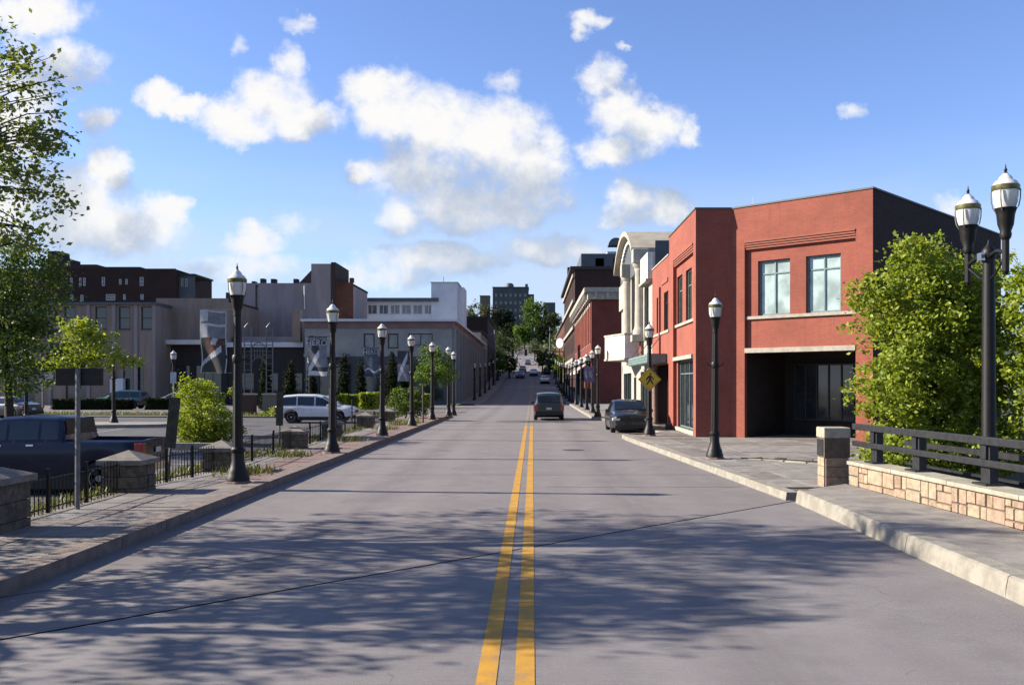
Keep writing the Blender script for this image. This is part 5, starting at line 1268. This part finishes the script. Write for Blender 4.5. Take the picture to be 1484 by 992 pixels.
for lab, pa, x, Y in (('dark blue car coming down the hill in the left lane', 'paint_blue', -2.6, 196),('silver car coming down the hill behind the dark blue one', 'paint_silver', -2.4, 222),('white car crossing lanes far up the hill', 'paint_white', .2, 205),('dark car waiting at the right kerb up the hill', 'paint_black', 3.2, 212),('silver car far up the hill at the crest', 'paint_silver', -1.4, 262)):
    sedan(lab, pa, x, Y, rz(Y), -90 if x < 0 else 90, 'cars far up the hill').rotation_euler.y = 0
suv('teal car half hidden by the dark clipped hedge', 'paint_teal', -37.0, 84, -.03, 180)
sedan('dark car parked at the edge under the shaded tree', 'paint_black', -35.5, 63, lotz(63), 160)
sedan('silver grey car peeping over the hedge behind the sign post', 'paint_silver', -31.5, 84, -.03, 0)
# ================================================================== VEGETATION
def leaf_mesh(name, centres, size, m, rng, squash=.6, droop=.25):
    """one rhombic leaf (bent along its rib) per centre"""
    n = len(centres); s = size*rng.uniform(.65,1.35,(n,1))
    a = rng.normal(size=(n,3)); a[:,2] = a[:,2]*.6-droop; a /= np.linalg.norm(a,axis=1,keepdims=True)
    b = np.cross(a, rng.normal(size=(n,3))); b /= np.linalg.norm(b,axis=1,keepdims=True)+1e-9
    c = np.cross(a,b)
    v = np.empty((n,4,3)); v[:,0] = centres-a*s*.5; v[:,1] = centres+b*s*squash*.5+c*s*.08; v[:,2] = centres+a*s*.5; v[:,3] = centres-b*s*squash*.5+c*s*.08
    me = bpy.data.meshes.new(name); me.vertices.add(n*4); me.vertices.foreach_set('co', v.reshape(-1).astype(np.float32))
    idx = np.arange(n*4, dtype=np.int32).reshape(n,4)
    me.loops.add(n*4); me.loops.foreach_set('vertex_index', idx.reshape(-1)); me.polygons.add(n)
    me.polygons.foreach_set('loop_start', np.arange(0,n*4,4,dtype=np.int32)); me.polygons.foreach_set('loop_total', np.full(n,4,dtype=np.int32))
    me.materials.append(MATS[m]); me.update(calc_edges=True); me.validate()
    return me
def crown_points(blobs, n, rng, clump=.32, per=26, shell=.45):
    """leaf centres gathered in clumps spread through ellipsoids (cx,cy,cz,rx,ry,rz)"""
    vol = np.array([b[3]*b[4]*b[5] for b in blobs])**.8; out = []; k = max(1, n//per)
    which = rng.choice(len(blobs), k, p=vol/vol.sum()); cl = []
    for w_ in which:
        b = blobs[w_]; d = rng.normal(size=3); d /= np.linalg.norm(d); r = rng.uniform(shell,1.0)**.6*rng.uniform(.85,1.08)
        cl.append((b[0]+d[0]*b[3]*r, b[1]+d[1]*b[4]*r, b[2]+d[2]*b[5]*r))
    cl = np.array(cl); ci = np.repeat(np.arange(k), per); rad = clump*rng.uniform(.5,1.5,(k,1))
    return cl[ci] + rng.normal(size=(k*per,3))*rad[ci]*np.array([.55,.55,.38]), cl
def tree(name, label, base, blobs, n, size, m, seed, trunk_r=.14, fork=None, clump=.32, per=26, group=None, cat='tree', limbs=9, twigs=0, shell=.45, lean=0.0, stems=1, sprays=0):
    rng = np.random.default_rng(seed); blobs = list(blobs)
    for b in [blobs[i % len(blobs)] for i in range(sprays)]:
        d = rng.normal(size=3); d[2] = abs(d[2])*.9; d /= np.linalg.norm(d); q = rng.uniform(1.0,1.28); r = rng.uniform(.16,.30)
        blobs.append((b[0]+d[0]*b[3]*q, b[1]+d[1]*b[4]*q, b[2]+d[2]*b[5]*q, r, r, r*1.3))
    base = Vector(base)
    t = thing(name, label, cat, base, group)
    pts, cl = crown_points(blobs, n, rng, clump, per, shell)
    o = link('foliage', leaf_mesh('foliage', pts-np.array(base), size, m, rng), t); o['kind'] = 'stuff'
    top = Vector(np.average([b[:3] for b in blobs], axis=0, weights=[b[3]*b[5] for b in blobs])); fork = fork or .45
    for s_ in range(stems):
        b0 = base+Vector((rng.normal()*.12*(stems-1), rng.normal()*.12*(stems-1), 0)); tp = top+Vector((rng.normal()*.5*(stems-1), rng.normal()*.4*(stems-1), 0))
        f = b0.lerp(tp, fork); f.x = b0.x+(tp.x-b0.x)*fork*.6; mid = b0.lerp(f,.5)+Vector((rng.normal()*.06, rng.normal()*.06, 0))
        r = trunk_r/math.sqrt(stems)
        MB().tube([b0-Vector((0,0,.2)), b0+Vector((0,0,.15)), mid, f, f.lerp(tp,.6), tp+Vector((0,0,.3))], [r*1.45,r*1.12,r*.95,r*.82,r*.5,r*.15], 9).build('trunk', 'bark', t, smooth=60)
        for i in range(limbs):
            q = Vector(cl[rng.integers(len(cl))]); st_ = f.lerp(tp, rng.uniform(0,.7)); md = st_.lerp(q,.5)+Vector((0,0,.12*(q-st_).length))
            MB().tube([st_, md, q], [r*.38,r*.22,r*.06], 6, False).build('limb', 'bark', t, smooth=60)
    if twigs:
        mt_ = MB()
        for i in range(twigs):
            q = Vector(cl[i % len(cl)]); st_ = q.lerp(top, rng.uniform(.2,.45)); mt_.tube([st_, st_.lerp(q,.5)+Vector((0,0,.08)), q+(q-st_)*.2], [.014,.009,.004], 4, False)
        o = mt_.build('twigs', 'bark', t); o.name = 'twig'; o['kind'] = 'stuff'
    return t
# big trees by the left kerb whose branches reach into the frame and whose shade falls on the road
def E_(px, py, Y, rx, rz_, ry=None): return tuple(PX(px,py,Y))+(rx, ry or rx, rz_)
tree('street_tree', 'tall airy tree at the bridge end whose leafy boughs hang into the upper left sky', (-10.9,12.9,-.7),
     [(-11.2,12.9,5.6,2.6,2.6,2.2),(-10.0,11.2,4.6,1.9,1.9,1.4),(-10.6,15.6,5.4,2.0,1.8,1.6),(-10.6,14.2,7.2,2.1,2.0,1.3),
      (-11.2,14.2,3.2,1.6,1.7,1.0),E_(0,110,13.8,.62,.55),E_(22,185,13.8,.80,.62),E_(15,250,13.9,.62,.42),E_(70,205,13.9,.40,.25),E_(70,290,14,.42,.30),E_(40,340,14,.5,.2),E_(-50,60,13.7,.6,.5),E_(-90,180,13.5,.8,.9),E_(-80,330,13.5,.7,.7)]+[E_(0,110,13.8,.55,.5),E_(22,185,13.8,.75,.58),E_(15,250,13.9,.6,.4),E_(68,205,13.9,.40,.22),E_(70,290,14,.40,.26),E_(40,335,14,.5,.2),E_(38,130,13.8,.45,.3),E_(20,60,13.8,.4,.3)]*2, 24000, .088, 'leaf_near', 3, .2, .5, .22, 28, limbs=18, twigs=420)
tree('street_tree', 'broad tree standing outside the frame whose crown shades the near road', (-11.2,8.0,-.7),
     [(-11.4,7.6,3.6,2.0,1.6,1.3),(-10.3,9.9,4.8,2.1,1.4,1.5),(-11.2,6.2,2.9,1.8,1.2,1.0),(-11.5,10.2,6.0,1.8,1.2,1.2),(-10.4,9.0,2.6,1.8,1.8,.9),(-10.6,11.6,2.7,1.9,1.7,.9)], 11500, .13, 'leaf_near', 5, .2, .5, .26, 28, limbs=12)
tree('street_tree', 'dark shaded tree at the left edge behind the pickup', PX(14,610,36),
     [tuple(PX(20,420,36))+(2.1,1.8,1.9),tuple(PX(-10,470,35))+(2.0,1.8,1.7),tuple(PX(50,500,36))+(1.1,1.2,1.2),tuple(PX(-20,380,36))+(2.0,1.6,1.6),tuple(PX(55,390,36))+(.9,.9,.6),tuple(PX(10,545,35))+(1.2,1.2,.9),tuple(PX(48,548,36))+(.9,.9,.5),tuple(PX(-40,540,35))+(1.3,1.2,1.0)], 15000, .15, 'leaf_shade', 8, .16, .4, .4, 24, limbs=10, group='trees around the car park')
tree('street_tree', 'young lime yellow tree spreading low branches over the lot', PX(112,602,45),
     [tuple(PX(118,500,45))+(1.35,1.2,.95),tuple(PX(90,528,45))+(1.1,1.0,.55),tuple(PX(150,522,45))+(1.2,1.0,.55),tuple(PX(188,524,45))+(.65,.6,.22),tuple(PX(110,472,45))+(.75,.7,.4),tuple(PX(148,488,45))+(.7,.7,.4)], 4200, .17, 'leaf_yellow', 11, .08, .5, .26, 16, limbs=10, group='trees around the car park', twigs=50, sprays=14)
tree('bush', 'round bright yellow green bush by the low wall', PX(295,646,39.5),
     [tuple(PX(295,606,39.5))+(1.28,1.1,1.15),tuple(PX(282,575,39.5))+(.7,.7,.75),tuple(PX(310,628,39.5))+(1.0,.9,.6),tuple(PX(272,622,39.5))+(.7,.7,.6)], 17000, .10, 'leaf_yellow', 13, .05, .3, .18, 20, cat='bush', limbs=6, stems=3, sprays=24)
tree('street_tree', 'small green street tree on the left kerb among the lamps', PX(628,612,55),
     [tuple(PX(630,530,55))+(1.0,.95,.95),tuple(PX(614,545,55))+(.65,.65,.6),tuple(PX(645,542,55))+(.75,.7,.65),tuple(PX(626,510,55))+(.6,.6,.4)], 4600, .12, 'leaf_green', 15, .07, .5, .22, 18, limbs=7)
# right bank trees in front of the dark wall
tree('bank_tree', 'sunlit lime green tree rising behind the stone parapet against the dark brick flank', (9.6,22.6,-1.2),
     [(9.3,22.3,3.6,1.45,1.3,1.55),(8.6,22.0,2.0,.85,1.0,1.1),(10.3,22.6,2.6,1.45,1.3,1.6),(9.2,22.2,4.9,.75,.8,.95),(10.3,22.4,4.4,.75,.8,.8),(8.9,22.0,.5,1.1,1.0,.8),(10.4,22.2,.6,1.3,1.1,.9),(7.95,22.0,4.35,.55,.4,.22)], 42000, .115, 'leaf_bright', 17, .16, .45, .20, 24, limbs=14, twigs=60, sprays=46, shell=.3)
tree('bank_tree', 'darker tree at the right edge behind the twin lantern post', (12.2,21.0,-1.2),
     [(11.9,21.2,3.8,1.2,1.3,1.6),(12.4,20.6,2.0,1.3,1.3,1.5),(11.5,21.3,1.2,1.0,1.0,1.2),(12.6,21,5.1,1.1,1.1,1.0),(13.6,21.4,3.6,1.4,1.4,1.8),(11.0,20.4,4.0,.7,.8,1.2),(11.2,20.3,2.2,.8,.9,1.2)], 28000, .115, 'leaf_bright', 19, .15, .45, .21, 24, limbs=10, twigs=40, sprays=36, shell=.3)
# columnar evergreens and hedges at the far side of the lot
for i, (px, base, top, wd_, Y, lab) in enumerate(((420,598,528,16,76,'dark columnar evergreen right of the gateway'),(385,600,518,14,77,'dark columnar evergreen seen through the gateway'),(498,592,514,13,80,'slim dark evergreen beside the pale canopy post'),(523,592,522,11,82,'slim dark evergreen beside the slate blue banner'),(569,586,512,15,84,'dark columnar evergreen behind the third lamp'),(585,586,520,12,85,'dark columnar evergreen nearest the crumpled banner'),(452,596,524,12,78,'slim dark evergreen under the torn hero banner'))):
    h = (base-top)*Y/F; r = wd_*Y/F*.62; b_ = PX(px,base,Y); b_.z = max(b_.z,-.05)
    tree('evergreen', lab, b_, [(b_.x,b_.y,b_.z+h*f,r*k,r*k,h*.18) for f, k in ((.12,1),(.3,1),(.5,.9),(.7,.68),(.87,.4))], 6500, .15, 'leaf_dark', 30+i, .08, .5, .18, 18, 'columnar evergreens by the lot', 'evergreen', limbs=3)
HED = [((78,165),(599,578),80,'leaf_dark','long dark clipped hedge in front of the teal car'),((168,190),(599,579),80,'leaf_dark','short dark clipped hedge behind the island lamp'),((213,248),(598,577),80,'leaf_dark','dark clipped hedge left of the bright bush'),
       ((486,503),(589,571),72,'leaf_yellow','bright clipped hedge just right of the white car roof'),((505,520),(589,572),73,'leaf_bright','second bright clipped hedge behind the short black post'),((522,548),(592,569),70,'leaf_yellow','brightest yellow hedge beside the third lamp'),((612,625),(590,571),72,'leaf_bright','bright little hedge below the small street tree')]
for i, ((a, b), (py0, py1), Y, mm, lab) in enumerate(HED):
    p, q = PX(a,py0,Y), PX(b,py1,Y); rng = np.random.default_rng(50+i); W_ = q.x-p.x; zb_ = max(p.z,-.1); n = int(900+W_*900)
    t = thing('hedge', lab, 'hedge', ((p.x+q.x)/2,Y,zb_), 'clipped hedges around the lot')
    c_ = rng.uniform(-1,1,(n,3)); ax = rng.integers(0,3,n); c_[np.arange(n),ax] = np.sign(c_[np.arange(n),ax])*rng.uniform(.8,1.06,n)
    c_ = c_*np.array([W_/2*.95,.6,(q.z-zb_)/2])+np.array([0,0,(q.z-zb_)/2])
    o = link('foliage', leaf_mesh('foliage', c_, .16, mm, rng), t); o['kind'] = 'stuff'
    MB().box(p.x+.12,q.x-.12,Y-.45,Y+.45,zb_,q.z-.12).build('core', 'leaf_dark', t)
tree('shrub', 'large dark round shrub beside the fourth lamp', PX(588,606,56), [tuple(PX(590,580,56))+(1.15,1.0,.85),tuple(PX(575,590,56))+(.6,.6,.5),tuple(PX(606,592,56))+(.7,.6,.5)], 4200, .12, 'leaf_shade', 61, .05, .3, .2, 18, cat='shrub', limbs=3)
tree('shrub', 'low yellow green shrub at the foot of the buff gateway pillar', PX(402,606,64), [tuple(PX(402,598,64))+(.7,.6,.42),tuple(PX(386,602,64))+(.5,.5,.25)], 1400, .1, 'leaf_bright', 62, .03, .3, .15, 16, cat='shrub', limbs=2)
# weeds and grass: along the railing, in the tree pits
rng = np.random.default_rng(70)
def blades(n, fn, h, name, label, m='blade'):
    P_ = []; 
    me = MB()
    for i in range(n):
        x, y, z = fn(); a = rng.uniform(0,6.28); hh = h*rng.uniform(.5,1.4); l = rng.uniform(.2,.7)*hh; w_ = .012+.006*rng.random()
        ca, sa = math.cos(a), math.sin(a)
        me.face([(x-sa*w_,y+ca*w_,z),(x+sa*w_,y-ca*w_,z),(x+ca*l+sa*w_*.3,y+sa*l-ca*w_*.3,z+hh),(x+ca*l-sa*w_*.3,y+sa*l+ca*w_*.3,z+hh)])
    o = me.build(name, m); tag(o, label, 'grass', kind='stuff'); return o
def along():
    y = rng.choice([rng.uniform(11,24), rng.uniform(24,46), rng.uniform(30,42)]); return (-8.0+rng.normal()*.16, y, .1)
blades(5200, along, .16, 'grass', 'rough weeds and grass along the foot of the low railing')
PITS = [(-6.5,21.3),(-6.9,26.4),(-6.6,33.5),(-6.6,42)]
def pit(): x, y = PITS[rng.integers(len(PITS))]; return (x+rng.normal()*.28, y+rng.normal()*.35, .15)
blades(1100, pit, .15, 'grass', 'tufts of weeds growing in the left pavement')
def verge(): x = rng.uniform(-36,-9); return (x, rng.uniform(66.4,69)-(x+36)*.12, .02)
blades(5000, verge, .18, 'grass', 'lawn strip between the lot and the hedges')
blades(700, lambda: (rng.uniform(-7.2,-6.0), rng.uniform(46,50), .15), .2, 'grass', 'grassy patch in the pavement by the fourth lamp')
# street trees far up the road
FAR = [(722,548,508,22,185,'leaf_green','green street tree at the left kerb where the shaded road ends'),(738,545,512,24,195,'leaf_hill','street tree close to the kerb in front of the parked blue car'),(705,540,490,26,220,'leaf_hill','street tree behind the far left lamps'),
       (786,545,502,20,215,'leaf_green','light green street tree at the right kerb below the signal arm'),(803,545,508,22,190,'leaf_hill','dense street tree by the round white sign'),(812,540,515,14,172,'leaf_green','small street tree close to the dark brick block'),(775,520,490,18,290,'leaf_hill','street tree near the crest on the right'),(732,515,478,26,310,'leaf_dark','dark tree near the crest on the left')]
for i, (px, b_, t_, wd_, Y, mm, lab) in enumerate(FAR):
    B_ = PX(px,b_,Y); B_.z = rz(Y); h = PX(0,t_,Y).z-B_.z; r = wd_*Y/F*.5
    tree('street_tree', lab, B_, [(B_.x,B_.y,B_.z+h*.62,r*.95,r*.9,h*.34),(B_.x-r*.4,B_.y,B_.z+h*.5,r*.6,r*.6,h*.22),(B_.x+r*.45,B_.y,B_.z+h*.48,r*.6,r*.6,h*.22)], 1500, .42, mm, 80+i, .2, .4, .6, 14, 'street trees up the hill', limbs=4)
HILL = [(690,475,433,40,520,'leaf_hill','rounded green tree on the hill left of the massive block'),(712,480,437,30,500,'leaf_olive','olive brown tree on the hill before the massive block'),(728,480,444,36,505,'leaf_dark','dark spreading tree on the hill below the massive block'),(771,480,428,30,515,'leaf_green','bright green tall tree on the hill in front of the massive block'),
        (786,482,434,26,530,'leaf_hill','dark green tree on the hill right of the bright one'),(800,485,450,26,520,'leaf_hill','lower green tree at the right end of the hilltop'),(678,478,452,26,480,'leaf_hill','low green tree on the hill beside the blue grey tower'),(745,500,465,34,430,'leaf_dark','dark tree on the slope above the crest'),(760,500,470,24,420,'leaf_green','light tree on the slope by the crest'),(700,505,465,36,400,'leaf_olive','olive tree on the slope at the left'),(785,500,470,26,410,'leaf_dark','dark tree on the slope at the right')]
for i, (px, b_, t_, wd_, Y, mm, lab) in enumerate(HILL):
    B_ = PX(px,b_,Y); B_.z = rz(Y); h = PX(0,t_,Y).z-B_.z; r = wd_*Y/F*.55
    rr = np.random.default_rng(200+i); bl = [(B_.x,B_.y,B_.z+h*.6,r*.85,r*.8,h*.36)]+[(B_.x+rr.uniform(-.7,.7)*r,B_.y+rr.uniform(-.5,.5)*r,B_.z+h*rr.uniform(.35,.8),r*.45,r*.45,h*.16) for _ in range(5)]
    tree('hill_tree', lab, B_, bl, 2600, .95, mm, 100+i, .4, .4, 1.4, 14, 'trees on the hill', limbs=3)
rng = np.random.default_rng(300)
cs_ = []
for i in range(900):
    x = rng.uniform(-260,260) if i < 450 else rng.choice([-1,1])*rng.uniform(9,70); y = rng.uniform(330,640)
    if abs(x) < 7 and y < 430: continue
    if -45 < x < 25 and 540 < y < 600: continue
    h = rng.uniform(4,8); c_ = rng.normal(size=(46,3))*np.array([2.6,2.6,h*.28])+np.array([x,y,rz(y)+h*.55]); cs_.append(c_)
o = link('woodland', leaf_mesh('woodland', np.concatenate(cs_), 1.5, 'leaf_hill', rng), None); tag(o, 'wooded hillside closing the end of the street', 'woodland', kind='stuff')
